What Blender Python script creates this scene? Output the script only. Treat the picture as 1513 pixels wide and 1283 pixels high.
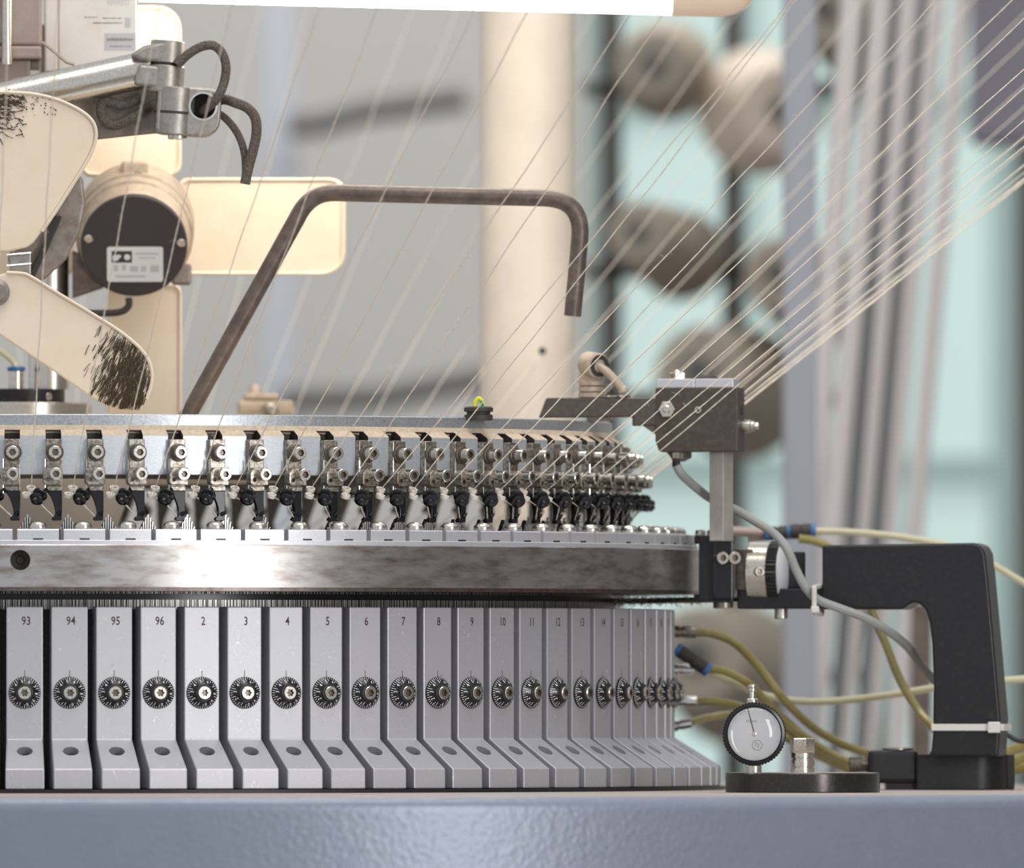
import bpy, bmesh, math, random
from mathutils import Vector, Matrix

random.seed(7)
sc = bpy.context.scene
for o in list(bpy.data.objects):
    bpy.data.objects.remove(o)
COL = sc.collection
R_ = math.radians

# ------------------------------------------------------------------ camera, world, light
Z0 = 1.0                      # camera height above the floor (m); z = 0 in the millimetre frame
D, F, PX0, PY0 = 10750.0, 24095.0, 32.0, 1024.0   # distance of the machine axis (mm), focal length (px), axis column, horizon row
cam_data = bpy.data.cameras.new('camera')
cam = bpy.data.objects.new('camera', cam_data)
COL.objects.link(cam)
cam.location = (0, -D / 1000, Z0)
cam.rotation_euler = (math.pi / 2, 0, 0)
cam_data.sensor_fit = 'HORIZONTAL'
cam_data.sensor_width = 36
cam_data.lens = F * 36 / 1513
cam_data.shift_x = (756.5 - PX0) / 1513
cam_data.shift_y = (PY0 - 641.5) / 1513
cam_data.clip_start = 0.1
cam_data.clip_end = 60
cam_data.dof.use_dof = True
cam_data.dof.focus_distance = (D - 330) / 1000
cam_data.dof.aperture_fstop = cam_data.lens / 64
sc.camera = cam

world = bpy.data.worlds.new('world')
sc.world = world
world.use_nodes = True
wb = world.node_tree.nodes['Background']
wb.inputs[0].default_value = (0.93, 0.96, 1.0, 1)
wb.inputs[1].default_value = 0.6

sc.view_settings.view_transform = 'Standard'
sc.view_settings.look = 'None'
sc.view_settings.gamma = 1
sc.view_settings.use_curve_mapping = False
sc.view_settings.exposure = 0.12


def area_light(name, loc, target, size, power, color, size_y=None):
    d = bpy.data.lights.new(name, 'AREA')
    d.energy = power
    d.color = color
    d.size = size
    if size_y:
        d.shape = 'RECTANGLE'
        d.size_y = size_y
    o = bpy.data.objects.new(name, d)
    COL.objects.link(o)
    o.location = loc
    v = Vector(target) - Vector(loc)
    o.rotation_euler = v.to_track_quat('-Z', 'Y').to_euler()
    return o


# unseen tall key light right of the lens, shaped for highlights on the metal
area_light('tall_key_light', (0.1 + 2.8 * math.sin(R_(35.5)), -0.4 - 2.8 * math.cos(R_(35.5)), Z0 + 0.5), (0.1, -0.4, Z0 + 0.1), 0.42, 23, (1.0, 0.99, 0.98), 1.5)
# broad ceiling light over the hall
area_light('ceiling_lamp', (0.5, -0.9, Z0 + 2.3), (0.4, 0.2, Z0), 1.6, 26, (1.0, 0.96, 0.9), 1.2)
# unseen area light added to brighten the back wall
area_light('rear_wall_fill', (0.3, 3.0, Z0 + 2.4), (0.5, 4.6, Z0), 3.0, 62, (1.0, 0.97, 0.93), 0.6)


# ------------------------------------------------------------------ helpers
def W(px, py, Y):
    s = (D + Y) / F
    return Vector(((px - PX0) * s, Y, (PY0 - py) * s))


def S(Y):
    return (D + Y) / F


def basis(d):
    d = Vector(d).normalized()
    a = Vector((0, 0, 1)) if abs(d.z) < .9 else Vector((1, 0, 0))
    u = a.cross(d).normalized()
    w = d.cross(u).normalized()
    return u, w, d


def frame(p, d, up=None):
    """matrix whose z axis is d at point p"""
    u, w, d = basis(d)
    if up is not None:
        w = (Vector(up) - d * Vector(up).dot(d)).normalized()
        u = w.cross(d).normalized()
    M = Matrix((u, w, d)).transposed().to_4x4()
    M.translation = Vector(p)
    return M


class MB:
    def __init__(self):
        self.v = []
        self.f = []
        self.flat = False
        self.M = Matrix.Identity(4)

    def add(self, vs, fs):
        n = len(self.v)
        M = self.M
        self.v += [M @ Vector(p) for p in vs]
        self.f += [[i + n for i in q] for q in fs]
        return self

    def solid(self, vs, fs, bevel=0, seg=2):
        if bevel <= 0:
            return self.add(vs, fs)
        self.flat = True
        bm = bmesh.new()
        bv = [bm.verts.new(p) for p in vs]
        for q in fs:
            bm.faces.new([bv[i] for i in q])
        bmesh.ops.recalc_face_normals(bm, faces=bm.faces)
        es = [e for e in bm.edges if len(e.link_faces) == 2 and e.calc_face_angle() > .45]
        bmesh.ops.bevel(bm, geom=es, offset=bevel, segments=seg, profile=.5, affect='EDGES')
        bm.verts.index_update()
        self.add([v.co.copy() for v in bm.verts], [[v.index for v in q.verts] for q in bm.faces])
        bm.free()
        return self

    def box(self, x0, x1, y0, y1, z0, z1, bevel=0, seg=2):
        vs = [(x, y, z) for x in (x0, x1) for y in (y0, y1) for z in (z0, z1)]
        fs = [(0, 1, 3, 2), (4, 6, 7, 5), (0, 4, 5, 1), (2, 3, 7, 6), (0, 2, 6, 4), (1, 5, 7, 3)]
        return self.solid(vs, fs, bevel, seg)

    def prism(self, out, y0, y1, bevel=0, seg=2):
        """outline in x, z extruded along y"""
        n = len(out)
        vs = [(x, y0, z) for x, z in out] + [(x, y1, z) for x, z in out]
        fs = [list(range(n)), list(range(2 * n - 1, n - 1, -1))]
        fs += [(i, (i + 1) % n, n + (i + 1) % n, n + i) for i in range(n)]
        return self.solid(vs, fs, bevel, seg)

    def lathe(self, prof, n=24, p=(0, 0, 0), d=(0, 0, 1)):
        """prof = (radius, height) along direction d from p"""
        u, w, d = basis(d)
        p = Vector(p)
        vs, fs = [], []
        for r, h in prof:
            for i in range(n):
                a = 2 * math.pi * i / n
                vs.append(p + d * h + (u * math.cos(a) + w * math.sin(a)) * r)
        for j in range(len(prof) - 1):
            for i in range(n):
                k = (i + 1) % n
                fs.append((j * n + i, j * n + k, (j + 1) * n + k, (j + 1) * n + i))
        if prof[0][0] > 1e-6:
            fs.append(list(range(n))[::-1])
        if prof[-1][0] > 1e-6:
            fs.append([(len(prof) - 1) * n + i for i in range(n)])
        return self.add(vs, fs)

    def ring(self, prof, n=24, p=(0, 0, 0), d=(0, 0, 1)):
        """closed profile swept all round"""
        u, w, d = basis(d)
        p = Vector(p)
        m = len(prof)
        vs, fs = [], []
        for i in range(n):
            a = 2 * math.pi * i / n
            for r, h in prof:
                vs.append(p + d * h + (u * math.cos(a) + w * math.sin(a)) * r)
        for i in range(n):
            k = (i + 1) % n
            for j in range(m):
                l = (j + 1) % m
                fs.append((i * m + j, k * m + j, k * m + l, i * m + l))
        return self.add(vs, fs)

    def cyl(self, p0, p1, r, n=20, r1=None, ch=0):
        p0, p1 = Vector(p0), Vector(p1)
        L = (p1 - p0).length
        r1 = r if r1 is None else r1
        pr = [(r - ch, 0), (r, ch), (r1, L - ch), (r1 - ch, L)] if ch else [(r, 0), (r1, L)]
        return self.lathe(pr, n, p0, p1 - p0)

    def knurl(self, r, h, n, p, d, depth=.5):
        u, w, d = basis(d)
        p = Vector(p)
        vs, fs = [], []
        m = n * 2
        for hh in (0, h):
            for i in range(m):
                a = 2 * math.pi * i / m
                rr = r - (depth if i % 2 else 0)
                vs.append(p + d * hh + (u * math.cos(a) + w * math.sin(a)) * rr)
        for i in range(m):
            k = (i + 1) % m
            fs.append((i, k, m + k, m + i))
        fs += [list(range(m))[::-1], [m + i for i in range(m)]]
        return self.add(vs, fs)

    def socket_head(self, p, d, r, h, rs, depth, sides=6, n=24):
        """screw head with a hexagon or six-lobe socket; base at p, top along d"""
        u, w, d = basis(d)
        p = Vector(p)
        c = min(.45, r * .1)
        rows = [(r, 0), (r, h - c), (r - c, h)]
        vs, fs = [], []
        for rr, hh in rows:
            for i in range(n):
                a = 2 * math.pi * i / n
                vs.append(p + d * hh + (u * math.cos(a) + w * math.sin(a)) * rr)
        for hh in (h, h - depth):
            for i in range(n):
                a = 2 * math.pi * i / n
                if sides == 6:
                    b = (a % (math.pi / 3)) - math.pi / 6
                    rr = rs / math.cos(b) * .94
                else:
                    rr = rs * (1 + .17 * math.cos(6 * a))
                vs.append(p + d * hh + (u * math.cos(a) + w * math.sin(a)) * rr)
        for j in range(4):
            for i in range(n):
                k = (i + 1) % n
                fs.append((j * n + i, j * n + k, (j + 1) * n + k, (j + 1) * n + i))
        fs.append([4 * n + i for i in range(n)])
        fs.append(list(range(n))[::-1])
        return self.add(vs, fs)

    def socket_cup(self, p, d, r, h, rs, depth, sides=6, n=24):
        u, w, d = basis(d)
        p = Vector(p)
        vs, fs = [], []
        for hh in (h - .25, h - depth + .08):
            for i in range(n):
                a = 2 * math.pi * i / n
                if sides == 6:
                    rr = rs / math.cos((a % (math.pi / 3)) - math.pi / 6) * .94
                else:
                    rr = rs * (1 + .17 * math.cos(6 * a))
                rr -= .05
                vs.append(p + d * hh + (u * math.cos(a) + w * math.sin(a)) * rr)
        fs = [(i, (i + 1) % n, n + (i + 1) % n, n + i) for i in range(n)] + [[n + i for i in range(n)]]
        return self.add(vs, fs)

    def hexnut(self, p, d, r, h, hole=None):
        self.lathe([(r * .94, 0), (r, h * .08), (r, h * .92), (r * .94, h)], 6, p, d)
        if hole:
            u, w, dd = basis(d)
            self.lathe([(hole, 0), (hole, h * 1.25), (hole * .75, h * 1.4)], 16, p, d)
        return self

    def tube(self, path, r, n=8, rfun=None, cap=True):
        P = [Vector(p) for p in path]
        m = len(P)
        vs, fs = [], []
        t0 = (P[1] - P[0]).normalized()
        u, w, _ = basis(t0)
        for i in range(m):
            t = (P[min(i + 1, m - 1)] - P[max(i - 1, 0)]).normalized()
            u = (u - t * u.dot(t)).normalized()
            w = t.cross(u)
            rr = rfun(i) if rfun else r
            for k in range(n):
                a = 2 * math.pi * k / n
                vs.append(P[i] + (u * math.cos(a) + w * math.sin(a)) * rr)
        for i in range(m - 1):
            for k in range(n):
                l = (k + 1) % n
                fs.append((i * n + k, i * n + l, (i + 1) * n + l, (i + 1) * n + k))
        if cap:
            fs += [list(range(n))[::-1], [(m - 1) * n + k for k in range(n)]]
        return self.add(vs, fs)

    def revolve(self, prof, a0=0, a1=360, steps=360, alt=None):
        """closed (radius, z) profile swept about the machine axis; alt(angle) may give another profile at an angle (same count)"""
        m = len(prof)
        full = abs(a1 - a0) >= 359.9
        sts = [a0 + (a1 - a0) * i / steps for i in range(steps if full else steps + 1)]
        if alt:
            st = [(a, prof) for a in sts]
            for (b0, b1) in alt[0]:
                st = [s for s in st if not (b0 - 1e-6 <= s[0] <= b1 + 1e-6)]
                st += [(b0, prof), (b0 + 1e-5, alt[1]), (b1 - 1e-5, alt[1]), (b1, prof)]
            st.sort(key=lambda s: s[0])
        else:
            st = [(a, prof) for a in sts]
        vs, fs = [], []
        for a, pr in st:
            s, c = math.sin(R_(a)), math.cos(R_(a))
            vs += [(r * s, -r * c, z) for r, z in pr]
        n = len(st)
        for i in range(n if full else n - 1):
            k = (i + 1) % n
            for j in range(m):
                l = (j + 1) % m
                fs.append((i * m + j, i * m + l, k * m + l, k * m + j))
        if not full:
            fs += [list(range(m)), [(n - 1) * m + j for j in range(m)][::-1]]
        return self.add(vs, fs)


def make_mesh(name, mb, mat, angle=32, origin=(0, 0, 0)):
    o = Vector(origin)
    me = bpy.data.meshes.new(name)
    me.from_pydata([((p - o) * .001)[:] for p in mb.v], [], mb.f)
    bm = bmesh.new()
    bm.from_mesh(me)
    bmesh.ops.remove_doubles(bm, verts=bm.verts, dist=2e-8)
    bmesh.ops.recalc_face_normals(bm, faces=bm.faces)
    bm.to_mesh(me)
    bm.free()
    me.polygons.foreach_set('use_smooth', [True] * len(me.polygons))
    me.set_sharp_from_angle(angle=R_(angle))
    if mb.flat:
        bm = bmesh.new()
        bm.from_mesh(me)
        for e in bm.edges:
            if len(e.link_faces) == 2:
                a0, a1 = e.link_faces[0].calc_area(), e.link_faces[1].calc_area()
                if max(a0, a1) > 4 * min(a0, a1) and e.calc_face_angle(0) > .1:
                    e.smooth = False
        bm.to_mesh(me)
        bm.free()
    me.materials.append(mat)
    return me


def to_world(p):
    return (p[0] * .001, p[1] * .001, p[2] * .001 + Z0)


def tag(o, label, cat, group=None):
    o['label'] = label
    o['category'] = cat
    if group:
        o['group'] = group
    return o


def thing(name, label, cat, pos, rz=0, group=None):
    o = bpy.data.objects.new(name, None)
    o.empty_display_size = .01
    COL.objects.link(o)
    o.location = to_world(pos)
    o.rotation_euler = (0, 0, R_(rz))
    o['origin_mm'] = tuple(pos)
    return tag(o, label, cat, group)


def part(name, mb, mat, parent, local=False, angle=32, label=None, root=None):
    """mesh child; geometry in world millimetres unless local"""
    org = (0, 0, 0)
    if not local:
        p = parent
        while p.parent:
            p = p.parent
        org = p['origin_mm'][:]
    o = bpy.data.objects.new(name, mb if isinstance(mb, bpy.types.Mesh) else make_mesh(name, mb, mat, angle, org))
    COL.objects.link(o)
    o.parent = parent
    if label:
        o['label'] = label
    return o


def single(name, mb, mat, label, cat, pos=(0, 0, 0), group=None, angle=32, rz=0, local=False):
    """a thing that is one mesh; geometry in world millimetres"""
    me = mb if isinstance(mb, bpy.types.Mesh) else make_mesh(name, mb, mat, angle, (0, 0, 0) if local else pos)
    o = bpy.data.objects.new(name, me)
    COL.objects.link(o)
    o.location = to_world(pos)
    o.rotation_euler = (0, 0, R_(rz))
    if label:
        tag(o, label, cat, group)
    return o


def struct(name, mb, mat, pos=(0, 0, 0)):
    o = single(name, mb, mat, None, None, pos)
    o['kind'] = 'structure'
    return o


def boolean(mb_a, mb_b):
    """mesh data of a minus b, still in millimetres as an MB"""
    def tmp(mb):
        me = bpy.data.meshes.new('tmp')
        me.from_pydata([p[:] for p in mb.v], [], mb.f)
        bm = bmesh.new()
        bm.from_mesh(me)
        bmesh.ops.remove_doubles(bm, verts=bm.verts, dist=1e-4)
        bmesh.ops.recalc_face_normals(bm, faces=bm.faces)
        bm.to_mesh(me)
        bm.free()
        o = bpy.data.objects.new('tmp', me)
        COL.objects.link(o)
        return o
    a, b = tmp(mb_a), tmp(mb_b)
    m = a.modifiers.new('cut', 'BOOLEAN')
    m.object = b
    m.operation = 'DIFFERENCE'
    m.solver = 'EXACT'
    dg = bpy.context.evaluated_depsgraph_get()
    dg.update()
    me = bpy.data.meshes.new_from_object(a.evaluated_get(dg))
    out = MB()
    out.v = [v.co.copy() for v in me.vertices]
    out.f = [list(p.vertices) for p in me.polygons]
    out.flat = mb_a.flat
    for o in (a, b):
        bpy.data.objects.remove(o)
    return out


def text_shape(body, size, bold=0.0):
    """flat filled text as (verts, faces), centred, in millimetres"""
    cu = bpy.data.curves.new('txt', 'FONT')
    cu.body = body
    cu.size = size
    cu.align_x = 'CENTER'
    cu.align_y = 'CENTER'
    cu.offset = bold
    cu.resolution_u = 2
    o = bpy.data.objects.new('txt', cu)
    COL.objects.link(o)
    dg = bpy.context.evaluated_depsgraph_get()
    dg.update()
    me = bpy.data.meshes.new_from_object(o.evaluated_get(dg))
    vs = [(v.co.x, v.co.y) for v in me.vertices]
    fs = [list(p.vertices) for p in me.polygons]
    bpy.data.objects.remove(o)
    if vs:
        cx = (min(v[0] for v in vs) + max(v[0] for v in vs)) / 2
        cy = (min(v[1] for v in vs) + max(v[1] for v in vs)) / 2
        vs = [(x - cx, y - cy) for x, y in vs]
    return vs, fs


def fillet(pts, rad, seg=8):
    P = [Vector(p) for p in pts]
    out = [P[0]]
    for i in range(1, len(P) - 1):
        r = rad[i - 1] if isinstance(rad, (list, tuple)) else rad
        a, b, c = P[i - 1], P[i], P[i + 1]
        d1, d2 = (a - b).normalized(), (c - b).normalized()
        ang = d1.angle(d2)
        t = min(r / math.tan(ang / 2), (a - b).length * .49, (c - b).length * .49)
        p, q = b + d1 * t, b + d2 * t
        for k in range(seg + 1):
            s = k / seg
            out.append(p * (1 - s) ** 2 + b * 2 * s * (1 - s) + q * s * s)
    out.append(P[-1])
    return out


def smooth_path(pts, per=8):
    P = [Vector(p) for p in pts]
    out = []
    n = len(P)
    for i in range(n - 1):
        p0, p1, p2, p3 = P[max(i - 1, 0)], P[i], P[i + 1], P[min(i + 2, n - 1)]
        for k in range(per):
            t = k / per
            out.append(.5 * ((2 * p1) + (p2 - p0) * t + (2 * p0 - 5 * p1 + 4 * p2 - p3) * t * t + (3 * p1 - p0 - 3 * p2 + p3) * t ** 3))
    out.append(P[-1])
    return out


def rrect(x0, x1, z0, z1, r, seg=5):
    rs = r if isinstance(r, (list, tuple)) else (r,) * 4
    out = []
    for (cx, cz, a, q) in ((x1, z1, 0, rs[0]), (x0, z1, 90, rs[1]), (x0, z0, 180, rs[2]), (x1, z0, 270, rs[3])):
        sx = -1 if cx == x1 else 1
        sz = -1 if cz == z1 else 1
        for k in range(seg + 1):
            b = R_(a + 90 * k / seg)
            out.append((cx + sx * q + q * math.cos(b), cz + sz * q + q * math.sin(b)))
    return out


# ------------------------------------------------------------------ materials
def mat(name, color, metal=0.0, rough=.5, noise=None, color2=None, bump=None, trans=0, emit=None, coat=0, ior=1.45, sheen=0, stretch=None, alpha=1):
    """noise = (scale per metre, low, high) mixes color2 in; bump = (scale, strength, distance)"""
    m = bpy.data.materials.new(name)
    m.use_nodes = True
    nt = m.node_tree
    b = nt.nodes['Principled BSDF']
    b.inputs['Base Color'].default_value = (*color, 1)
    b.inputs['Metallic'].default_value = metal
    b.inputs['Roughness'].default_value = rough
    b.inputs['Transmission Weight'].default_value = trans
    b.inputs['Coat Weight'].default_value = coat
    b.inputs['IOR'].default_value = ior
    b.inputs['Sheen Weight'].default_value = sheen
    b.inputs['Alpha'].default_value = alpha
    if emit:
        b.inputs['Emission Color'].default_value = (*emit[0], 1)
        b.inputs['Emission Strength'].default_value = emit[1]
    if noise or bump:
        tc = nt.nodes.new('ShaderNodeTexCoord')
        oi = nt.nodes.new('ShaderNodeObjectInfo')
        mp = nt.nodes.new('ShaderNodeVectorMath')
        mp.operation = 'MULTIPLY_ADD'
        nt.links.new(oi.outputs['Random'], mp.inputs[0])
        mp.inputs[1].default_value = (7.3, 3.1, 5.7)
        if stretch:
            ms = nt.nodes.new('ShaderNodeVectorMath')
            ms.operation = 'MULTIPLY'
            ms.inputs[1].default_value = stretch
            nt.links.new(tc.outputs['Object'], ms.inputs[0])
            nt.links.new(ms.outputs[0], mp.inputs[2])
        else:
            nt.links.new(tc.outputs['Object'], mp.inputs[2])
    if noise:
        n = nt.nodes.new('ShaderNodeTexNoise')
        n.inputs['Scale'].default_value = noise[0]
        n.inputs['Detail'].default_value = 6
        n.inputs['Roughness'].default_value = .62
        r = nt.nodes.new('ShaderNodeMapRange')
        r.inputs['From Min'].default_value = noise[1]
        r.inputs['From Max'].default_value = noise[2]
        mx = nt.nodes.new('ShaderNodeMix')
        mx.data_type = 'RGBA'
        mx.inputs[6].default_value = (*color, 1)
        mx.inputs[7].default_value = (*color2, 1)
        nt.links.new(mp.outputs[0], n.inputs['Vector'])
        nt.links.new(n.outputs['Fac'], r.inputs['Value'])
        nt.links.new(r.outputs['Result'], mx.inputs[0])
        nt.links.new(mx.outputs[2], b.inputs['Base Color'])
    if bump:
        n = nt.nodes.new('ShaderNodeTexNoise')
        n.inputs['Scale'].default_value = bump[0]
        n.inputs['Detail'].default_value = 3
        bp = nt.nodes.new('ShaderNodeBump')
        bp.inputs['Strength'].default_value = bump[1]
        bp.inputs['Distance'].default_value = bump[2]
        nt.links.new(mp.outputs[0], n.inputs['Vector'])
        nt.links.new(n.outputs['Fac'], bp.inputs['Height'])
        nt.links.new(bp.outputs[0], b.inputs['Normal'])
    return m


def scratched(name, color, rough, scratch_color):
    """satin aluminium with fine grain and thin curved scratches"""
    m = mat(name, color, .62, rough, (2600, .35, .75), tuple(c * .8 for c in color), (3000, .25, .0002))
    nt = m.node_tree
    b = nt.nodes['Principled BSDF']
    mp = [n for n in nt.nodes if n.type == 'VECT_MATH'][0]
    old = b.inputs['Base Color'].links[0].from_socket
    facs = []
    for sx, th in ((55, .012), (90, .01)):
        n = nt.nodes.new('ShaderNodeTexNoise')
        n.inputs['Scale'].default_value = sx
        n.inputs['Detail'].default_value = 1.5
        n.inputs['Distortion'].default_value = 1.2
        nt.links.new(mp.outputs[0], n.inputs['Vector'])
        s = nt.nodes.new('ShaderNodeMath')
        s.operation = 'COMPARE'
        s.inputs[1].default_value = .5 if sx == 55 else .44
        s.inputs[2].default_value = th * .14
        nt.links.new(n.outputs['Fac'], s.inputs[0])
        facs.append(s)
    last = old
    for s, c in zip(facs, (scratch_color, tuple(x * .55 for x in color))):
        n2 = nt.nodes.new('ShaderNodeTexNoise')
        n2.inputs['Scale'].default_value = 130
        nt.links.new(mp.outputs[0], n2.inputs['Vector'])
        g = nt.nodes.new('ShaderNodeMath')
        g.operation = 'GREATER_THAN'
        g.inputs[1].default_value = .55
        nt.links.new(n2.outputs['Fac'], g.inputs[0])
        mu = nt.nodes.new('ShaderNodeMath')
        mu.operation = 'MULTIPLY'
        nt.links.new(s.outputs[0], mu.inputs[0])
        nt.links.new(g.outputs[0], mu.inputs[1])
        mx = nt.nodes.new('ShaderNodeMix')
        mx.data_type = 'RGBA'
        mx.inputs[7].default_value = (*c, 1)
        nt.links.new(mu.outputs[0], mx.inputs[0])
        nt.links.new(last, mx.inputs[6])
        last = mx.outputs[2]
    nt.links.new(last, b.inputs['Base Color'])
    return m


def stripes(name, dark, light, period_deg, rough=.35):
    """needle butts packed round the cylinder: stripes by angle about the machine axis"""
    m = mat(name, dark, .8, rough)
    nt = m.node_tree
    b = nt.nodes['Principled BSDF']
    tc = nt.nodes.new('ShaderNodeTexCoord')
    sp = nt.nodes.new('ShaderNodeSeparateXYZ')
    at = nt.nodes.new('ShaderNodeMath')
    at.operation = 'ARCTAN2'
    mu = nt.nodes.new('ShaderNodeMath')
    mu.operation = 'MULTIPLY'
    mu.inputs[1].default_value = 360 / period_deg
    n = nt.nodes.new('ShaderNodeTexNoise')
    n.noise_dimensions = '1D'
    n.inputs['Scale'].default_value = .16
    n.inputs['Detail'].default_value = 2
    r = nt.nodes.new('ShaderNodeMapRange')
    r.inputs['From Min'].default_value = .47
    r.inputs['From Max'].default_value = .56
    mx = nt.nodes.new('ShaderNodeMix')
    mx.data_type = 'RGBA'
    mx.inputs[6].default_value = (*dark, 1)
    mx.inputs[7].default_value = (*light, 1)
    nt.links.new(tc.outputs['Object'], sp.inputs[0])
    nt.links.new(sp.outputs['X'], at.inputs[0])
    nt.links.new(sp.outputs['Y'], at.inputs[1])
    nt.links.new(at.outputs[0], mu.inputs[0])
    nt.links.new(mu.outputs[0], n.inputs['W'])
    nt.links.new(n.outputs['Fac'], r.inputs['Value'])
    nt.links.new(r.outputs['Result'], mx.inputs[0])
    nt.links.new(mx.outputs[2], b.inputs['Base Color'])
    return m


M = {}
M['alu'] = scratched('satin_aluminium', (.60, .60, .635), .46, (.85, .85, .87))
M['alu_plain'] = mat('milled_aluminium', (.72, .72, .755), .6, .36, (1500, .35, .7), (.60, .60, .63), (2500, .2, .0002))
M['dial_face'] = mat('blued_plate', (.60, .64, .68), .55, .38, (420, .4, .75), (.46, .49, .52), stretch=(1, 1, 6))
M['dial_rim'] = mat('grey_rim', (.46, .49, .52), .6, .33, (700, .42, .7), (.30, .31, .32))
M['dusty'] = mat('dusty_beige', (.66, .54, .41), 0, .75, (350, .35, .7), (.50, .40, .30))
M['steel'] = mat('screw_steel', (.70, .67, .62), 1, .27, (900, .45, .75), (.42, .36, .29))
M['steel_old'] = mat('oily_steel', (.50, .47, .42), .9, .36, (520, .38, .62), (.20, .16, .12))
M['socket'] = mat('shaded_socket', (.10, .08, .06), .6, .35, (1800, .4, .65), (.35, .30, .24))  # dark tone stands in for the shade inside the screw sockets
M['post_steel'] = mat('dull_post_steel', (.52, .50, .45), .45, .35, (200, .4, .8), (.44, .41, .36))
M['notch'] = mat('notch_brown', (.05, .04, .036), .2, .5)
M['needle'] = mat('needle_steel', (.85, .84, .83), .7, .3)
M['black_base'] = mat('blackened_base', (.055, .05, .05), .75, .22, (600, .5, .8), (.10, .09, .08))
M['chrome'] = mat('chrome', (.78, .77, .75), 1, .16)
M['brushed'] = mat('brushed_tube', (.72, .69, .63), 1, .26, (900, .4, .7), (.55, .51, .45))
M['ring_steel'] = mat('ground_ring_steel', (.50, .485, .475), .9, .28, (70, .42, .72), (.26, .20, .175), (1800, .12, .0002), stretch=(.6, .6, 2.4))
M['ring_dark'] = mat('ring_brown_edge', (.20, .165, .15), .9, .35, (120, .4, .7), (.10, .08, .07))
M['washer'] = mat('brown_washer', (.17, .145, .12), .6, .45, (900, .4, .7), (.08, .065, .05))
M['black_oxide'] = mat('black_oxide', (.024, .024, .027), .35, .36, (300, .52, .85), (.05, .042, .036))
M['black_gloss'] = mat('black_gloss', (.018, .018, .02), .2, .22)
M['black_dull'] = mat('black_recess', (.022, .021, .021), 0, .55)
M['gap_grey'] = mat('dark_grey_gap', (.05, .05, .053), .3, .5, (300, .4, .7), (.03, .03, .03))
M['box_brown'] = mat('brown_box', (.085, .067, .056), .3, .45, (260, .45, .75), (.12, .10, .085))
M['ceramic'] = mat('ceramic', (.86, .80, .72), 0, .25)
M['white_mark'] = mat('white_marks', (.9, .9, .9), 0, .5)
M['dark_mark'] = mat('stamped_marks', (.07, .045, .04), 0, .6)
M['cream'] = mat('cream_plastic', (.80, .66, .50), 0, .45, (30, .35, .75), (.85, .74, .60), coat=.15)
M['cream_paint'] = mat('cream_paint', (.80, .70, .59), 0, .42, (18, .4, .7), (.72, .63, .53))
M['housing'] = mat('beige_housing', (.55, .45, .35), .2, .5, (120, .4, .7), (.38, .30, .23))
M['motor_black'] = mat('motor_cover', (.055, .046, .05), 0, .5)
M['label_white'] = mat('label_white', (.82, .80, .79), 0, .4)
M['label_grey'] = mat('label_grey', (.58, .56, .58), 0, .5)
M['taupe'] = mat('taupe_paint', (.37, .29, .255), .1, .42, (60, .4, .7), (.43, .345, .30))
M['white_box'] = mat('white_casing', (.83, .79, .74), 0, .4, (40, .5, .8), (.74, .65, .54))
M['clamp'] = mat('cast_clamp', (.42, .39, .36), .75, .42, (300, .4, .7), (.32, .29, .26))
M['hub_grey'] = mat('hub_grey', (.34, .30, .27), .6, .5, (140, .38, .65), (.24, .2, .17))
M['braid'] = mat('braided_cable', (.07, .056, .046), 0, .8, (900, .4, .6), (.16, .13, .105), (1400, .6, .0006))
M['rust_pipe'] = mat('brown_pipe', (.115, .088, .075), .35, .42, (130, .42, .7), (.19, .15, .125), (700, .1, .0003))
M['grey_cable'] = mat('grey_cable', (.33, .34, .33), 0, .5)
M['brown_cable'] = mat('brown_cable', (.16, .125, .085), 0, .6)
M['olive'] = mat('olive_hose', (.27, .225, .07), 0, .22, (60, .4, .7), (.36, .31, .13), coat=.4)
M['pale_hose'] = mat('pale_hose', (.62, .58, .40), 0, .3, coat=.3)
M['blue'] = mat('blue_collar', (.045, .16, .38), 0, .4)
M['yellow_wire'] = mat('yellow_wire', (.72, .72, .05), 0, .4)
M['green_wire'] = mat('green_wire', (.03, .35, .12), 0, .4)
M['rubber'] = mat('rubber', (.045, .04, .036), 0, .55)
M['tie'] = mat('cable_tie', (.70, .68, .64), 0, .4)
M['yarn'] = mat('yarn', (.86, .76, .63), 0, .8, sheen=.4)
M['lint'] = mat('lint', (.40, .34, .28), 0, .9)
M['dark_lint'] = mat('dark_lint', (.085, .06, .034), 0, .9)
M['table_paint'] = mat('hammered_blue_grey', (.235, .265, .335), .15, .3, (60, .4, .7), (.25, .28, .345), (250, .4, .0009), coat=0)
M['table_dust'] = mat('dusty_table_top', (.47, .41, .37), 0, .8, (500, .4, .7), (.36, .32, .29))
M['wall'] = mat('grey_wall', (.47, .46, .445), 0, .8)
M['wall_dark'] = mat('brown_grey_wall', (.34, .32, .30), 0, .8)
M['floor'] = mat('concrete', (.24, .23, .22), 0, .7, (3, .4, .7), (.18, .17, .17))
M['pane'] = mat('daylit_glass', (.20, .27, .26), 0, .4, emit=((.64, .80, .765), .56))
M['frame_teal'] = mat('teal_frame', (.33, .45, .43), 0, .5)
M['frame_dark'] = mat('dark_frame', (.12, .115, .11), .2, .5)
M['post_blue'] = mat('blue_grey_post', (.38, .39, .43), .1, .45)
M['post_white'] = mat('pale_post', (.48, .50, .55), .1, .45)
M['conduit'] = mat('pale_conduit', (.80, .74, .72), 0, .4)
M['conduit_dark'] = mat('dark_conduit', (.20, .195, .2), 0, .5)
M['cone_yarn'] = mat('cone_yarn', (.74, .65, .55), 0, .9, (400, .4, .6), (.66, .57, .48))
M['cone_dim'] = mat('cone_brown', (.40, .345, .28), 0, .9)
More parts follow.
